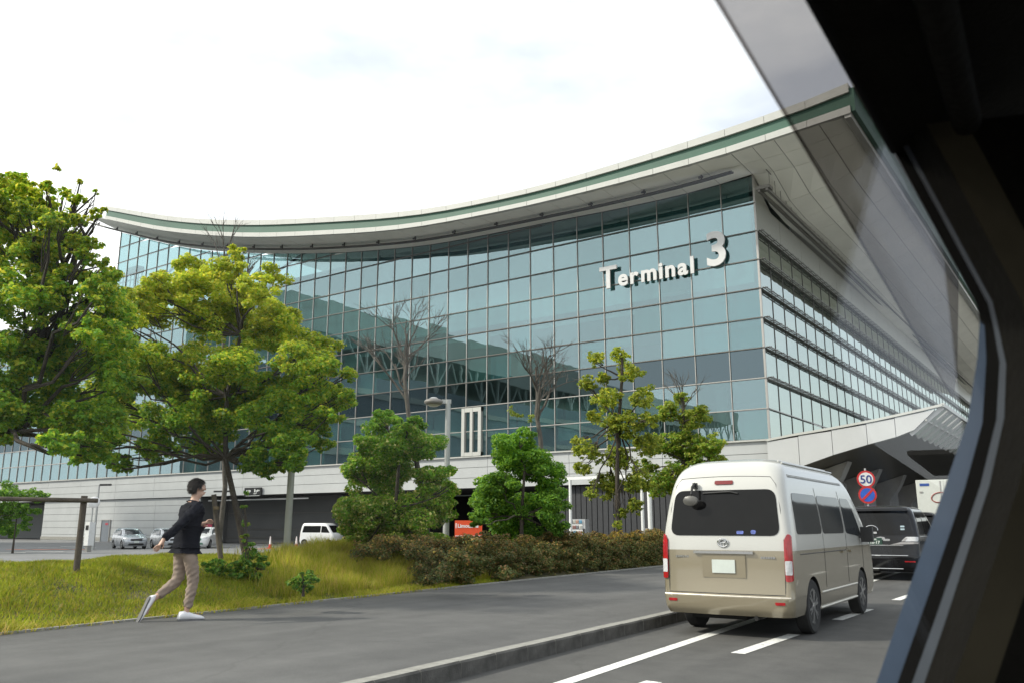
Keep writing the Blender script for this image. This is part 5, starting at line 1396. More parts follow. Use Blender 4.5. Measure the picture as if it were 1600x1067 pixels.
# ---- far cars ---------------------------------------------------------------------------
SILV = mat('silver_paint', (0.42, 0.44, 0.47), 0.25, .5, var=.04, coat=.5)
WHITEP = mat('white_paint', (.72, .73, .73), .25, var=.03, coat=.5)
GREENP = mat('pale_green_paint', (.10, .22, .16), .3, var=.05, coat=.4)
def hatchback(name, label, cat, paint, group=None):
    t = thing(name, label, cat, (0, 0, 0), 0, group)
    B = Body([(.20, .78, .12, 3.98, .2, .3), (.34, .83, .02, 4.08, .18, .35), (.55, .855, .0, 4.10, .18, .38), (.80, .855, .04, 3.98, .18, .40), (.93, .84, .07, 3.55, .18, .42), (1.02, .82, .09, 3.05, .18, .42), (1.22, .74, .18, 2.72, .18, .36), (1.42, .64, .32, 2.32, .18, .3), (1.49, .54, .48, 2.08, .16, .26), (1.515, .36, .72, 1.85, .14, .2)], 3)
    body_obj(B, 'body', [paint, UNDER], t, None, (.72, 3.28), .31, .855)
    for ya in (.72, 3.28):
        for sg in (1, -1): make_wheel(t, (sg * .75, ya, .31), .31, .19, sg, ALLOY, 5)
    for sg in (1, -1):
        S_ = lambda y, z, o, sg=sg: B.side(y, z, sg, o)
        for poly in ([(.40, 1.03), (.98, 1.0), (.98, 1.38), (.62, 1.36)], [(1.04, 1.0), (1.82, .99), (1.82, 1.40), (1.04, 1.40)], [(1.88, .99), (2.82, .98), (2.25, 1.36), (1.88, 1.40)]):
            m = MB(); patch(m, rrect(poly, .06), S_, .006, 4); m.build('side_window', TINT_L, t, 60, world=False)
        F_ = lambda x, z, o, sg=sg: (lambda q: (sg * q[0], q[1], q[2]))(B.front(x, z, o))
        m = MB(); patch(m, rrect([(.42, .66), (.76, .70), (.74, .84), (.52, .80)], .04), F_, .012, 3); m.build('headlight', CLENS, t, 50, world=False)
        m = MB(); p = B.side(2.62, 1.03, sg, .10); m.box(p, (.18, .12, .13)); m.build('wing_mirror', paint, t, world=False)
        m = MB()
        for ys in (1.01, 1.85): m.tube([B.side(ys, z, sg, .0005) for z in np.linspace(.4, 1.0, 6)], .005, 5)
        m.build('door_seam', BLKP, t, world=False)
        m = MB(); patch(m, rrect([(sg * .62, .72), (sg * .80, .72), (sg * .78, 1.0), (sg * .66, 1.0)], .04), lambda x, z, o: B.rear(x, z, o), .01, 3); m.build('tail_light', RLENS, t, world=False)
    F_ = lambda x, z, o: B.front(x, z, o)
    m = MB(); patch(m, rrect([(-.68, 1.03), (.68, 1.03), (.55, 1.42), (-.55, 1.42)], .08), F_, .006, 5); m.build('windscreen', TINT_L, t, 60, world=False)
    m = MB(); patch(m, rrect([(-.42, .58), (.42, .58), (.38, .74), (-.38, .74)], .05), F_, .008, 3); m.build('grille', BLKP, t, world=False)
    m = MB(); patch(m, rrect([(-.55, .28), (.55, .28), (.50, .42), (-.50, .42)], .05), F_, .008, 3); m.build('lower_intake', BLKP, t, world=False)
    m = MB(); p = B.front(0, .52, .02); m.box(p, (.33, .02, .15)); m.build('number_plate', PLATE_W, t, world=False)
    m = MB(); patch(m, rrect([(-.6, 1.04), (.6, 1.04), (.5, 1.36), (-.5, 1.36)], .08), lambda x, z, o: B.rear(x, z, o), .006, 4); m.build('rear_window', TINT_L, t, world=False)
    return t
def place_facing(o, u, v, Z, heading, z=-.3, sc=1.0):
    """put the middle of the car at depth Z under the pixel; heading = direction of the nose in degrees from +x"""
    p = at(u, v, Z); a = R(heading - 90); c = Vector((0, 2.05 * sc, 0)); c.rotate(Matrix.Rotation(a, 3, 'Z'))
    o.location = (float(p[0]) - c.x, float(p[1]) - c.y, z); o.rotation_euler = (0, 0, a); o.scale = (sc, sc, sc)
hb = hatchback('hatchback', 'silver hatchback parked before the white wall left of the person', 'car', SILV, 'parked silver hatchbacks'); place_facing(hb, 202, 850, 65, -18)
h2 = copy_tree(hb); h2['label'] = 'silver hatchback partly hidden by the arm of the walking person'; place_facing(h2, 262, 850, 66, -18)
pc = hatchback('hatchback', 'white and pale green hatchback with a red sign above it, right of the person', 'car', WHITEP)
place_facing(pc, 318, 850, 67, -52, sc=1.04)
for ch in kids(pc):
    if ch.name.startswith('grille') or ch.name.startswith('lower_intake'): ch.data.materials.clear(); ch.data.materials.append(GREENP)
m = MB(); m.box((0, 1.3, 1.62), (.62, .16, .18)); m.build('roof_sign', mat('roof_sign_red', (.25, .01, .04), .4), pc, world=False)
# small white boxy van at the undercroft
def kei():
    t = thing('small_van', 'small white boxy van parked at the dark undercroft entrance', 'van', (0, 0, 0))
    B = Body([(.22, .68, .08, 3.3, .1, .2), (.5, .735, .0, 3.38, .1, .2), (.9, .735, .03, 3.38, .1, .22), (1.1, .73, .05, 3.25, .1, .22), (1.4, .70, .09, 3.0, .1, .2), (1.7, .65, .15, 2.75, .12, .2), (1.84, .6, .22, 2.6, .14, .2), (1.89, .45, .4, 2.4, .14, .2)], 3)
    body_obj(B, 'body', [WHITEP, UNDER], t, None, (.55, 2.85), .29, .735)
    for ya in (.55, 2.85):
        for sg in (1, -1): make_wheel(t, (sg * .65, ya, .29), .29, .16, sg, ALLOY, 6)
    for sg in (1, -1):
        S_ = lambda y, z, o, sg=sg: B.side(y, z, sg, o)
        for poly in ([(.3, 1.14), (2.05, 1.14), (2.05, 1.66), (.4, 1.66)], [(2.12, 1.14), (2.95, 1.12), (2.55, 1.62), (2.12, 1.66)]):
            m = MB(); patch(m, rrect(poly, .06), S_, .006, 4); m.build('side_window', TINT, t, 60, world=False)
        m = MB(); patch(m, rrect([(sg * .6, .7), (sg * .7, .7), (sg * .7, 1.05), (sg * .6, 1.05)], .02), lambda x, z, o: B.rear(x, z, o), .01, 3); m.build('tail_light', RLENS, t, world=False)
        m = MB()
        for ys in (1.15, 2.08): m.tube([B.side(ys, z, sg, .0005) for z in np.linspace(.4, 1.1, 6)], .004, 5)
        m.build('door_seam', BLKP, t, world=False)
    m = MB(); patch(m, rrect([(-.58, 1.14), (.58, 1.14), (.52, 1.66), (-.52, 1.66)], .06), lambda x, z, o: B.rear(x, z, o), .006, 4); m.build('rear_window', TINT, t, world=False)
    m = MB(); patch(m, rrect([(-.58, 1.14), (.58, 1.14), (.5, 1.7), (-.5, 1.7)], .06), lambda x, z, o: B.front(x, z, o), .006, 4); m.build('windscreen', TINT, t, world=False)
    return t
kv = kei(); place_facing(kv, 508, 850, 70, 12)
# ------------------------------------------------------------------ signs, machines, shelter
def disc_sign(name, label, u, v, Z, d, faces, cat='road sign', post_to=None):
    p = at(u, v, Z); t = thing(name, label, cat, (float(p[0]), float(p[1]), .15))
    f = Vector((CAM[0] - p[0], CAM[1] - p[1], 0)); a = math.atan2(-.35, -1) ; a = math.atan2(f.y, f.x) + R(4)
    for nm, r, off, m_, in faces:
        mb = MB(); mb.lathe((off, 0, 0), [(r * d, -.006), (r * d, .006)], 32, 'x'); o = mb.build(nm, m_, t, 40, world=False); o.location = (0, 0, p[2] - .15); o.rotation_euler = (0, 0, a)
    if post_to is not None:
        mb = MB(); n_ = Vector((math.cos(a), math.sin(a), 0)) * -.05; mb.tube([(n_.x, n_.y, 0), (n_.x, n_.y, post_to)], .032, 10); mb.build('post', GALV, t, world=False)
    return t, a, p
SRED = mat('sign_red', (.50, .02, .02), .4); SWHT = mat('sign_white', (.72, .72, .70), .4); SBLU = mat('sign_blue', (.02, .10, .48), .4); SNUM = mat('sign_numeral', (.03, .05, .22), .5)
t, a, p = disc_sign('speed_limit_sign', 'round red ringed speed limit sign reading 50 above the van bonnet', 1353, 748, 30, .30, [('red_ring', 1.0, 0, SRED), ('white_face', .78, .008, SWHT)], post_to=3.2)
me = text_mesh('50', .40, .006, .006); v = np.array([q.co for q in me.vertices]); me.materials.clear(); me.materials.append(SNUM)
o = link('numerals', me, t); o.rotation_euler = (R(90), 0, a + R(90)); wd = v[:, 0].max() + v[:, 0].min()
cc = Vector((-math.sin(a), math.cos(a), 0)); o.location = Vector((0, 0, p[2] - .15 - .14)) - cc * wd / 2 + Vector((math.cos(a), math.sin(a), 0)) * .02
t, a, p = disc_sign('no_parking_sign', 'round blue and red no parking sign below the speed limit sign', 1355.5, 772.5, 30, .30, [('red_ring', 1.0, 0, SRED), ('blue_face', .78, .008, SBLU)])
m = MB(); m.box((.018, 0, 0), (.01, .46, .075)); o = m.build('diagonal_bar', SRED, t, world=False); o.location = (0, 0, p[2] - .15); o.rotation_euler = (R(45), 0, a); o.rotation_mode = 'XYZ'
m = MB(); m.box((-.03, 0, 0), (.03, .1, .3)); o = m.build('bracket', GALV, t, world=False); o.location = (0, 0, p[2] - .1); o.rotation_euler = (0, 0, a)
# black direction board on the white band
q = ony(395.5, 768, YC - .2); bs = thing('direction_board', 'small black board with two blocks of white marks on the white wall band', 'sign', (float(q[0]), YC - .2, float(q[2])))
m = MB(); m.box((0, 0, 0), (2.35, .12, .78)); m.build('board', PLATE_D, bs, world=False)
m = MB()
for k, (x, z, w_, h_) in enumerate([(-.82, .07, .1, .22), (-.66, .10, .1, .12), (-.50, .07, .12, .24), (-.34, .09, .1, .16), (.30, .12, .12, .3), (.30, -.16, .3, .06), (.52, .1, .24, .06), (.52, -.02, .06, .3), (.70, .1, .1, .2), (.88, .12, .14, .1), (.05, -.34, 1.9, .03)]): m.box((x, -.066, z), (w_, .012, h_))
m.build('white_marks', PLATE_T, bs, world=False)
# orange board
q = at(732, 826, 46); ob = thing('bus_counter_board', 'bright orange red board with white lettering between the two leafy shrubs', 'sign', (float(q[0]), float(q[1]), -.3), YAW)
ORG = mat('board_orange', (.72, .075, .015), .5, var=.05)
m = MB(); m.box((0, 0, .9), (1.45, .1, 2.1)); m.build('board', ORG, ob, world=False)
me = text_mesh('Limousine', .27, .012, .008); me.materials.clear(); me.materials.append(PLATE_T); o = link('lettering', me, ob); o.rotation_euler = (R(90), 0, 0); o.location = (-.58, -.06, 1.58)
m = MB(); m.box((.0, -.056, 1.15), (1.4, .012, .03)); m.box((-.66, -.056, 1.68), (.05, .012, .26)); m.build('white_stripe', PLATE_T, ob, world=False)
# vending machine
q = at(905, 822, 51); vm = thing('vending_machine', 'grey drinks vending machine standing against the dark ribbed wall', 'vending machine', (float(q[0]), float(q[1]), -.15), R(12))
VG = mat('vending_grey', (.42, .43, .44), .4, var=.04); 
m = MB(); m.box((0, 0, .95), (1.0, .75, 1.9)); m.build('cabinet', VG, vm, world=False)
m = MB(); m.box((-.06, -.385, 1.32), (.80, .03, .98)); dp = m.build('display_window', STEEL_W, vm, world=False)
rg = random.Random(5); cols = [(.5, .3, .22), (.10, .35, .55), (.6, .5, .4), (.25, .08, .06), (.15, .15, .17), (.55, .55, .5)]
for r in range(3):
    m0 = MB(); m0.box((-.06, -.403, 1.02 + r * .31), (.76, .01, .015)); m0.build('shelf', ALU, dp, world=False)
    for k in range(8):
        m = MB(); m.lathe((-.38 + k * .092, -.412, 1.035 + r * .31), [(.034, 0), (.036, .14), (.02, .2)], 8); c = cols[(k // 2 + r * 2) % 6]; m.build('drink_can', mat('can_%d' % ((k // 2 + r * 2) % 6), c, .4), dp, world=False)
m = MB(); m.box((.40, -.385, 1.1), (.12, .04, .5)); m.build('coin_panel', BLKP, vm, world=False)
m = MB(); m.box((-.05, -.385, .45), (.6, .03, .18)); m.build('delivery_flap', BLKP, vm, world=False)
# white shelter roof with thin posts in front of the ribbed wall
sh = thing('shelter', 'flat white edged shelter roof on slim posts before the dark ribbed wall', 'shelter', (-26, 48, -.3))
a = at(880, 747, 49.5); b = at(1012, 744, 46.0); 
m = MB(); dv = Vector(b - a); dv.z = 0
m.bar((a[0], a[1], 4.02), (b[0], b[1], 4.02), .12, .16); m.build('roof_edge', STEEL_W, sh)
nrm = Vector((-dv.y, dv.x, 0)).normalized()
m = MB(); m.prism([(a[0], a[1], 4.08), (b[0], b[1], 4.08), (b[0] + nrm.x * 3.5, b[1] + nrm.y * 3.5, 4.3), (a[0] + nrm.x * 3.5, a[1] + nrm.y * 3.5, 4.3)], (0, 0, .08)); m.build('roof_sheet', mat('shelter_grey', (.30, .31, .31), .6), sh)
for u, Z, r in ((891.5, 49.2, .085), (1004, 46.4, .09)):
    p = at(u, 800, Z); m = MB(); m.tube([(p[0], p[1], -.3), (p[0], p[1], 4.0)], r, 10); m.build('post', STEEL_W, sh, 50)
p = at(1015.5, 800, 44.0)
lp = thing('steel_post', 'thick white steel post beside the slim shelter post', 'post', (float(p[0]), float(p[1]), -.3))
m = MB(); m.tube([(p[0], p[1], -.3), (p[0], p[1], 1.5), (p[0], p[1], 3.3)], .115, 14); m.build('pole', STEEL_W, lp, 50)
m = MB(); m.tube([(p[0], p[1], 3.3), (p[0] - .02, p[1], 4.1)], .06, 10); m.build('upper_tube', STEEL_W, lp, 50)
m = MB(); m.box((p[0] - .12, p[1] - .1, .9), (.16, .2, .7)); m.build('switch_box', ALU, lp)
# ------------------------------------------------------------------ person
SKINM = mat('skin', (.48, .30, .22), .5, var=.05); HAIRM = mat('hair_dark', (.018, .014, .012), .6, var=.3, scale=40, bump=.5, bscale=120)
JACK = mat('navy_jacket', (.010, .011, .016), .85, spec=.12, var=.25, scale=8, bump=.5, bscale=14); TROU = mat('taupe_trousers', (.25, .195, .155), .85, var=.14, scale=7, bump=.55, bscale=11)
SHOE = mat('white_shoe', (.72, .72, .74), .5, var=.05); SOLE = mat('shoe_sole', (.13, .13, .135), .7, var=.2)
def skin_mesh(name, m, parent, V, E, rad, root=0, sub=2, wrinkle=0.0):
    me = bpy.data.meshes.new(name); me.from_pydata([(r_, f, z) for f, r_, z in V], E, []); me.materials.append(m)
    o = link(name, me, parent)
    md = o.modifiers.new('skin', 'SKIN'); md.use_smooth_shade = True
    sv = me.skin_vertices[0].data
    for i, r_ in enumerate(rad): sv[i].radius = r_ if hasattr(r_, '__len__') else (r_, r_)
    for s_ in sv: s_.use_root = False
    sv[root].use_root = True
    ss = o.modifiers.new('sub', 'SUBSURF'); ss.levels = sub; ss.render_levels = sub
    resolve(o)
    if wrinkle:
        mm = o.data; n = len(mm.vertices); co = np.empty(n * 3, np.float32); no = np.empty(n * 3, np.float32)
        mm.vertices.foreach_get('co', co); mm.vertices.foreach_get('normal', no); co = co.reshape(-1, 3); no = no.reshape(-1, 3)
        x, y, z = co.T
        d = np.sin(z * 62 + 5 * np.sin(y * 17 + x * 9)) * np.sin(x * 31 + z * 13 + 2 * np.sin(y * 21)) + .7 * np.sin(z * 97 - y * 44 + 3 * np.sin(x * 25)) + .5 * np.sin(y * 70 + z * 38)
        co += no * (d * wrinkle)[:, None]; mm.vertices.foreach_set('co', co.ravel()); mm.update()
    return o
def chain(V, E, rad, start, pts):
    p = start
    for q, r_ in pts:
        V.append(q); rad.append(r_); E.append((p, len(V) - 1)); p = len(V) - 1
    return p
pp = onz(283, 968, .168)
per = thing('person', 'person in dark jacket, taupe trousers and white shoes walking along the path edge', 'person', (float(pp[0]), float(pp[1]), .166), -R(14))
per.scale = (1.03, 1.03, 1.03)
# (f, r, z): forward, to the right, up
def arm(V, E, rad, start, sh, el, wr, hand_dir, sd, curl):
    w_ = chain(V, E, rad, start, [(sh, .052), (tuple(np.array(sh) * .5 + np.array(el) * .5), .047), (el, .042), (tuple(np.array(el) * .5 + np.array(wr) * .5), .037), (wr, .027)])
    d = np.array(hand_dir, float); d /= np.linalg.norm(d); wr = np.array(wr)
    side = np.cross(d, np.array([0, sd, .0])); side = np.array([1., 0, 0]) - d * d[0]; side /= np.linalg.norm(side) + 1e-6; nor = np.cross(d, side)
    pm = wr + d * .05; pal = chain(V, E, rad, w_, [(tuple(pm), (.034, .018)), (tuple(wr + d * .085), (.036, .016))])
    for k, (off, L) in enumerate(((.028, .068), (.010, .078), (-.009, .073), (-.027, .058))):
        b = wr + d * .092 + side * off; q1 = b + d * L * .5 + nor * curl * .012; q2 = b + d * L * .85 + nor * curl * .034
        chain(V, E, rad, pal, [(tuple(b), .0095), (tuple(q1), .009), (tuple(q2), .0075)])
    b = wr + d * .035 + side * .036; chain(V, E, rad, w_ + 1, [(tuple(b), .011), (tuple(b + d * .03 + side * .016), .010), (tuple(b + d * .052 + side * .014), .008)])
V = [(-.02, 0, .95)]; E = []; rad = [(.13, .10)]
c = chain(V, E, rad, 0, [((.0, 0, 1.10), (.125, .085)), ((.02, 0, 1.26), (.14, .095)), ((.03, 0, 1.40), (.135, .085))]); chest = c
nk = chain(V, E, rad, c, [((.045, 0, 1.485), .058), ((.06, 0, 1.54), .052), ((.075, 0, 1.595), (.062, .072)), ((.085, 0, 1.665), (.075, .095)), ((.078, 0, 1.725), (.068, .085)), ((.07, 0, 1.765), (.04, .05))])
hm = nk - 2
chain(V, E, rad, nk - 3, [((.165, 0, 1.60), .028), ((.182, 0, 1.592), .018)])
chain(V, E, rad, hm, [((.180, 0, 1.652), .014), ((.197, 0, 1.642), .009)])
for sd in (1, -1): chain(V, E, rad, hm, [((.068, sd * .082, 1.662), (.010, .022)), ((.060, sd * .090, 1.668), (.006, .024))])
arm(V, E, rad, chest, (.03, .175, 1.41), (-.20, .24, 1.19), (-.40, .25, 1.00), (-.55, 0, -.85), 1, 1)
arm(V, E, rad, chest, (.03, -.175, 1.41), (.02, -.24, 1.13), (.24, -.20, 1.20), (.95, .1, .3), -1, 1)
rl = [((-.01, .10, .88), .085), ((.04, .10, .70), .074), ((.08, .10, .50), .056), ((.05, .10, .30), .052), ((.02, .10, .11), .036), ((.03, .10, .065), .038), ((.12, .105, .045), (.038, .028)), ((.20, .11, .035), (.034, .020))]
ll = [((-.03, -.10, .88), .085), ((-.03, -.10, .70), .074), ((-.04, -.10, .50), .056), ((-.17, -.10, .39), .052), ((-.315, -.10, .285), .036), ((-.355, -.10, .255), .038), ((-.40, -.10, .165), (.038, .028)), ((-.42, -.10, .085), (.034, .02))]
chain(V, E, rad, 0, rl); chain(V, E, rad, 0, ll)
skin_mesh('body', SKINM, per, V, E, rad)
# trousers
V = [(-.02, 0, .96)]; E = []; rad = [(.155, .125)]
chain(V, E, rad, 0, [((-.01, 0, 1.03), (.15, .115))])
chain(V, E, rad, 0, [((-.01, .095, .86), (.105, .112)), ((.04, .10, .69), (.090, .095)), ((.08, .10, .50), (.074, .078)), ((.055, .10, .32), (.066, .070)), ((.03, .10, .17), (.058, .060)), ((.025, .10, .155), (.057, .060))])
chain(V, E, rad, 0, [((-.03, -.095, .86), (.105, .112)), ((-.03, -.10, .69), (.092, .097)), ((-.04, -.10, .50), (.078, .082)), ((-.165, -.10, .395), (.068, .072)), ((-.275, -.10, .312), (.059, .062)), ((-.283, -.10, .307), (.059, .062))])
skin_mesh('trousers', TROU, per, V, E, rad, 0, 3, .0042)
# jacket with sleeves
V = [(-.01, 0, 1.00)]; E = []; rad = [(.192, .155)]
c = chain(V, E, rad, 0, [((.0, 0, 1.12), (.185, .145)), ((.02, 0, 1.28), (.19, .15)), ((.03, 0, 1.40), (.178, .13)), ((.04, 0, 1.475), (.095, .085)), ((.046, 0, 1.505), (.072, .07))])
chest = c - 2
chain(V, E, rad, 0, [((-.015, 0, .90), (.195, .155)), ((-.015, 0, .885), (.192, .152))])
chain(V, E, rad, chest, [((.03, .185, 1.405), .078), ((-.09, .215, 1.30), .070), ((-.20, .24, 1.19), .062), ((-.30, .245, 1.095), .056), ((-.385, .25, 1.015), .048), ((-.39, .25, 1.008), .047)])
chain(V, E, rad, chest, [((.03, -.185, 1.405), .078), ((.02, -.215, 1.27), .070), ((.02, -.24, 1.13), .062), ((.13, -.22, 1.165), .056), ((.225, -.202, 1.195), .048), ((.23, -.20, 1.197), .047)])
skin_mesh('jacket', JACK, per, V, E, rad, 0, 3, .0055)
# shoes
for nm, heel, toe, upv in (('shoe', (-.035, .10, .055), (.225, .112, .045), None), ('shoe', (-.365, -.10, .275), (-.455, -.10, .045), None)):
    h = np.array(heel); t_ = np.array(toe); d = t_ - h; L = np.linalg.norm(d); d /= L; s_ = np.array([0, 1., 0]); u_ = np.cross(s_, d); u_ = u_ if True else -u_
    if u_[2] < 0 and abs(d[2]) < .5: u_ = -u_
    if abs(d[2]) >= .5: u_ = np.array([abs(u_[0]), u_[1], u_[2]]) if u_[0] < 0 else u_
    mb = MB(); rows = []
    prof = [(-.045, .034, .055, .00), (-.03, .045, .105, .0), (.03, .050, .115, .0), (.09, .050, .100, .0), (.14, .052, .078, .0), (.19, .055, .064, .0), (.24, .050, .054, .0), (.280, .030, .036, .0)]
    Vv = []; n = 14
    for a, wd, ht, _ in prof:
        for k in range(n):
            an = 2 * math.pi * k / n; x = math.cos(an) * wd; y = math.sin(an); y = (y * .5 + .5) * ht if y > 0 else (.5 + .5 * y) * ht
            q = h + d * a + s_ * x + u_ * (y - .045); Vv.append((q[1], q[0], q[2]))
    k = len(prof); F = [(i * n + j, i * n + (j + 1) % n, (i + 1) * n + (j + 1) % n, (i + 1) * n + j) for i in range(k - 1) for j in range(n)] + [tuple(range(n)), tuple((k - 1) * n + j for j in range(n))]
    mb.add(Vv, F); sh_ = mb.build(nm, SHOE, per, 70, world=False)
    mb = MB(); P = []
    for a, wd in ((-.045, .028), (-.02, .046), (.06, .043), (.13, .045), (.19, .054), (.25, .046), (.285, .02)): P.append((a, wd))
    ol = [(a, w_) for a, w_ in P] + [(a, -w_) for a, w_ in P[::-1]]
    pts = [h + d * a + s_ * w_ + u_ * -.052 for a, w_ in ol]; mb.prism([(q[1], q[0], q[2]) for q in pts], (u_[1] * .022, u_[0] * .022, u_[2] * .022)); mb.build('sole', SOLE, sh_, world=False)
# hair: short strands laid over the scalp
hg = np.random.default_rng(8); n = 5200
th = hg.uniform(0, 2 * math.pi, n); ph = np.arccos(hg.uniform(-.62, 1, n)); dx, dy_, dz_ = np.sin(th) * np.sin(ph), np.cos(th) * np.sin(ph), np.cos(ph)
keep = (dz_ > .55) | ((dy_ < .30) & (dz_ > -.05)) | ((dy_ < -.25) & (dz_ > -.62)) | ((dy_ < .75) & (dz_ > .38)); keep &= ~((dy_ > .55) & (dz_ < .5))
dx, dy_, dz_ = dx[keep], dy_[keep], dz_[keep]; n = len(dx)
base = np.stack([dx * .083, .072 + dy_ * .102, 1.685 + dz_ * .098], -1); nr = np.stack([dx, dy_, dz_], -1)
down = np.stack([dx * .4 + hg.normal(0, .3, n), dy_ * .4 - .35 + hg.normal(0, .3, n), -.75 + .5 * dz_ + hg.normal(0, .25, n)], -1); down -= nr * (np.sum(down * nr, 1))[:, None] * .8; down /= np.linalg.norm(down, axis=1)[:, None]
L = hg.uniform(.025, .055, n)[:, None]; sd_ = np.cross(nr, down) * .0035; lift = nr * hg.uniform(.004, .018, n)[:, None]
Vh = np.stack([base - sd_, base + sd_, base + lift + down * L + sd_ * .4, base + lift + down * L - sd_ * .4], 1).reshape(-1, 3); k = np.arange(n) * 4
link('hair', np_mesh('hair', Vh, np.stack([k, k + 1, k + 2, k + 3], -1), HAIRM), per)
for sd in (1, -1):
    mb = MB(); mb.lathe((sd * .033, .168, 1.668), [(.002, -.010), (.010, -.005), (.011, 0), (.010, .005), (.002, .010)], 10, 'y'); mb.build('eye', mat('eye_dark', (.03, .02, .02), .2), per, 60, world=False)
    mb = MB(); mb.bar((sd * .018, .178, 1.690), (sd * .050, .166, 1.692), .008, .008); mb.build('eyebrow', HAIRM, per, world=False)
mb = MB(); mb.bar((-.022, .181, 1.612), (.022, .181, 1.612), .010, .009); mb.build('mouth', mat('lip', (.30, .12, .10), .5), per, world=False)

# ------------------------------------------------------------------ the car the photograph is taken from
def lat(u, v, L):
    d = ray(u, v); q = d * (-L / (d[0] * DL[0] + d[1] * DL[1])); return np.array([q[0] * DS[0] + q[1] * DS[1], -L, q[2] + CAM[2]])
def across(u, v, S):
    d = ray(u, v); q = d * (S / (d[0] * DS[0] + d[1] * DS[1])); return np.array([S, q[0] * DL[0] + q[1] * DL[1], q[2] + CAM[2]])
def W3(p): return road(p[0], p[1], p[2])
car = thing('passenger_car', 'dark inside of the car window frame with smoked rain visor along the right edge', 'car', road(1.0, .4, 0))
TRIM = mat('cabin_trim', (.006, .0055, .0045), .9, spec=.08, var=.25, scale=5, bump=.2); LINING = mat('roof_lining', (.007, .0065, .005), .95, spec=.05, var=.2, scale=8, bump=.3, bscale=150)
RUB = mat('window_rubber', (.005, .005, .005), .8, spec=.1); BLUE = mat('frame_sky_reflection', (.045, .070, .115), .4, .2, var=.1, coat=.3)  # BLUE: sky reflected by the metal frame, put into its colour
L0 = .14
a, b = lat(1270, 0, L0), lat(1400, 240, L0); sl_ = (b[2] - a[2]) / (b[0] - a[0])
zr = lambda s: a[2] + sl_ * (s - a[0])
S_P = 1.30
mb = MB(); Vv = []
for s in (-.5, .2, .8, S_P + .05):
    for l, dz in ((-L0 - .0, .0), (-L0 + .06, -.0), (.1, .05), (.5, .07), (1.1, .05), (1.1, .10), (-L0 - .0, .12)):
        Vv.append(W3((s, l, zr(s) + dz)))
n = 7; mb.add(Vv, [(i * n + j, i * n + (j + 1) % n, (i + 1) * n + (j + 1) % n, (i + 1) * n + j) for i in range(3) for j in range(n)] + [tuple(range(n)), tuple(3 * n + j for j in range(n))]); mb.build('roof_lining', LINING, car, 30)
mb = MB(); mb.tube([W3((s, -L0 - .002, zr(s) + .004)) for s in (-.5, .3, 1.0, S_P)], .006, 8); mb.build('window_seal', RUB, car, 60)
mb = MB(); mb.tube([W3((s, -L0 + .10, zr(s) - .012)) for s in (-.5, .3, 1.0, S_P - .1)], .018, 8); mb.build('grab_rail', TRIM, car, 60)
def strip(name, left, right, S, th, m, rnd=.0):
    mb = MB(); poly = [W3(across(u, v, S)) for u, v in left] + [W3(across(u, v, S)) for u, v in right[::-1]]
    e = np.array(road(th, 0, 0)); 
    mb.prism(poly, tuple(e)); return mb.build(name, m, car)
edge = [(1372, 190), (1400, 240), (1462, 355), (1525, 472), (1531, 500), (1527, 560), (1512, 655), (1478, 755), (1440, 862), (1404, 965), (1369, 1067), (1340, 1150)]
e2 = [(1378, 190), (1406, 240), (1468, 355), (1531, 472), (1538, 505), (1541, 560), (1535, 660), (1508, 760), (1473, 865), (1437, 968), (1402, 1067), (1373, 1150)]
e3 = [(1390, 190), (1418, 240), (1480, 355), (1543, 472), (1552, 510), (1562, 565), (1557, 655), (1532, 757), (1497, 862), (1461, 967), (1425, 1067), (1396, 1150)]
e4 = [(1398, 190), (1426, 240), (1488, 355), (1551, 472), (1560, 512), (1572, 568), (1569, 652), (1546, 757), (1512, 862), (1478, 967), (1444, 1067), (1416, 1150)]
strip('window_frame', edge[4:], e2[4:], S_P + .02, .03, BLUE)
strip('window_rubber', edge[:5] + e2[4:], e3, S_P, .04, RUB)
strip('pillar_edge', e3, e4, S_P - .02, .04, BLUE if False else mat('pillar_edge_grey', (.07, .082, .10), .4, .2))
# pillar trim: three facets with depth
f1 = [(u + 46, v) for u, v in e4]; f2 = [(u + 110, v) for u, v in e4]
def facet(name, A, SA, B_, SB, m):
    mb = MB(); PA = [W3(across(u, v, SA)) for u, v in A]; PB = [W3(across(u, v, SB)) for u, v in B_]; n = len(PA)
    back = np.array(road(.05, 0.0, 0))
    mb.add(PA + PB + [tuple(np.array(p) + back) for p in PA] + [tuple(np.array(p) + back) for p in PB],
           [(i, i + 1, n + i + 1, n + i) for i in range(n - 1)] + [(2 * n + i, 3 * n + i, 3 * n + i + 1, 2 * n + i + 1) for i in range(n - 1)] + [(0, n, 3 * n, 2 * n), (n - 1, 3 * n - 1, 4 * n - 1, 2 * n - 1)][0:1])
    return mb.build(name, m, car, 40)
facet('pillar_trim', e4, S_P - .02, f1, S_P - .10, TRIM); facet('pillar_trim', f1, S_P - .10, f2, S_P - .06, mat('pillar_trim_olive_glow', (.045, .039, .026), .9, spec=.1, var=.2))  # olive-brown glow on the trim is put into the second facet's colour
mb = MB(); P0 = [across(u, v, S_P - .06) for u, v in f2]
back = [W3(p) for p in P0]; far_ = [W3((S_P + .15, .75, p[2])) for p in P0]; n = len(back)
mb.add(back + far_, [(i, i + 1, n + i + 1, n + i) for i in range(n - 1)]); mb.build('seat_shell', TRIM, car, 40)
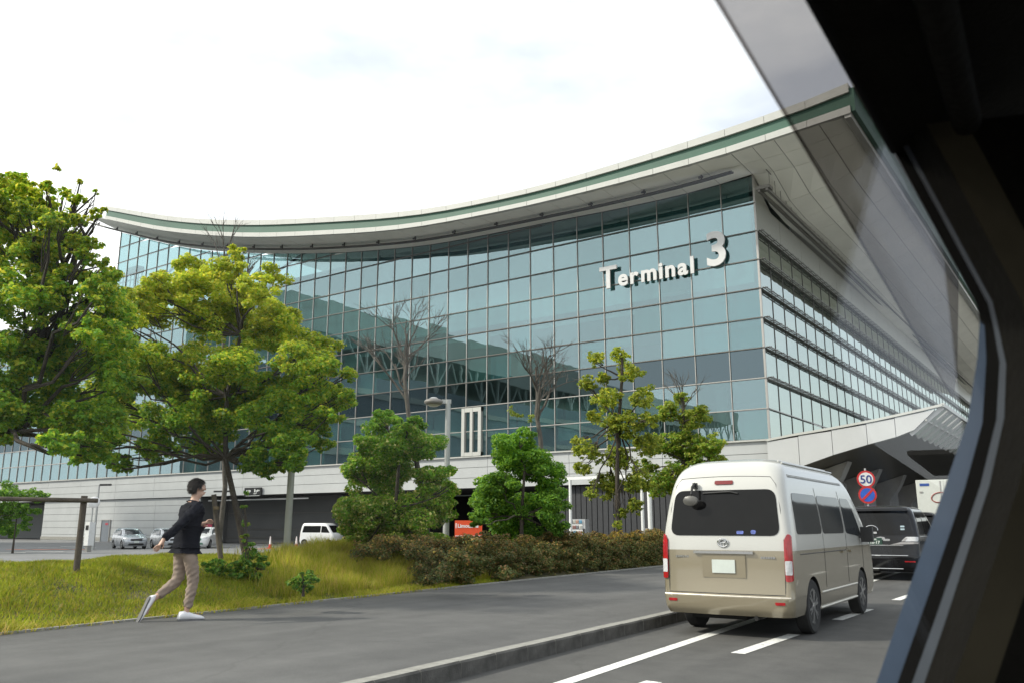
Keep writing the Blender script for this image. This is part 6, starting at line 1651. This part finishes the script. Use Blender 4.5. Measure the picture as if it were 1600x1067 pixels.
# pane and the smoked rain visor outside it
VIS = None
def tint_mat(name, c, k=.025, rg=.12):
    m, n, l, b = _base(name); n.remove(b); t = n.new('ShaderNodeBsdfTransparent'); t.inputs['Color'].default_value = (*c, 1)
    g = n.new('ShaderNodeBsdfGlossy'); g.inputs['Roughness'].default_value = rg; g.inputs['Color'].default_value = (.9, .9, .95, 1)
    ms = n.new('ShaderNodeMixShader'); ms.inputs[0].default_value = k; l.new(t.outputs[0], ms.inputs[1]); l.new(g.outputs[0], ms.inputs[2]); l.new(ms.outputs[0], n['Material Output'].inputs['Surface']); return m
def pane_mat(name):
    m = tint_mat(name, (.985, .99, .987), .005, 0.0); n = m.node_tree.nodes; l = m.node_tree.links
    ms = [q for q in n if q.type == 'MIX_SHADER'][0]; lw = n.new('ShaderNodeLayerWeight'); lw.inputs['Blend'].default_value = .5
    pw = n.new('ShaderNodeMath'); pw.operation = 'POWER'; pw.inputs[1].default_value = 5
    ma = n.new('ShaderNodeMath'); ma.operation = 'MULTIPLY_ADD'; ma.inputs[1].default_value = .085; ma.inputs[2].default_value = .003
    l.new(lw.outputs['Facing'], pw.inputs[0]); l.new(pw.outputs[0], ma.inputs[0]); l.new(ma.outputs[0], ms.inputs[0]); return m
WG = pane_mat('window_pane')
VIS = tint_mat('smoked_acrylic', (.62, .605, .60))
mb = MB(); Vv = []
for u, v, L in ((1090, -50, .20), (1120, 0, .20), (1210, 150, .20), (1300, 302, .20), (1395, 462, .20), (1450, 556, .20), (1488, 619, .20)):
    p = lat(u, v, L)
    Vv += [W3(p), W3((p[0], -.185, p[2] + .06)), W3((p[0], -.15, max(zr(p[0]) + .04, p[2] + .1)))]
q = len(Vv) // 3; F = [(i * 3 + j, i * 3 + j + 1, i * 3 + j + 4, i * 3 + j + 3) for i in range(q - 1) for j in range(2)]
mb.add(Vv, F); vo = mb.build('rain_visor', VIS, car, 60)
sm = vo.modifiers.new('thick', 'SOLIDIFY'); sm.thickness = .003; resolve(vo)
mb = MB(); mb.tube([W3(lat(u, v, .20)) for u, v in ((1090, -50), (1120, 0), (1210, 150), (1300, 302), (1395, 462), (1450, 556), (1488, 619))], .0022, 6); mb.build('visor_edge', tint_mat('visor_edge_smoke', (.45, .43, .42)), car)
mb = MB(); A = [W3((s, -.155, z)) for s, z in ((-.35, .85), (2.2, .85), (2.2, 2.2), (-.35, 1.9))]; mb.prism(A, tuple(-np.array(road(0, .004, 0)))); mb.build('window_pane', WG, car)
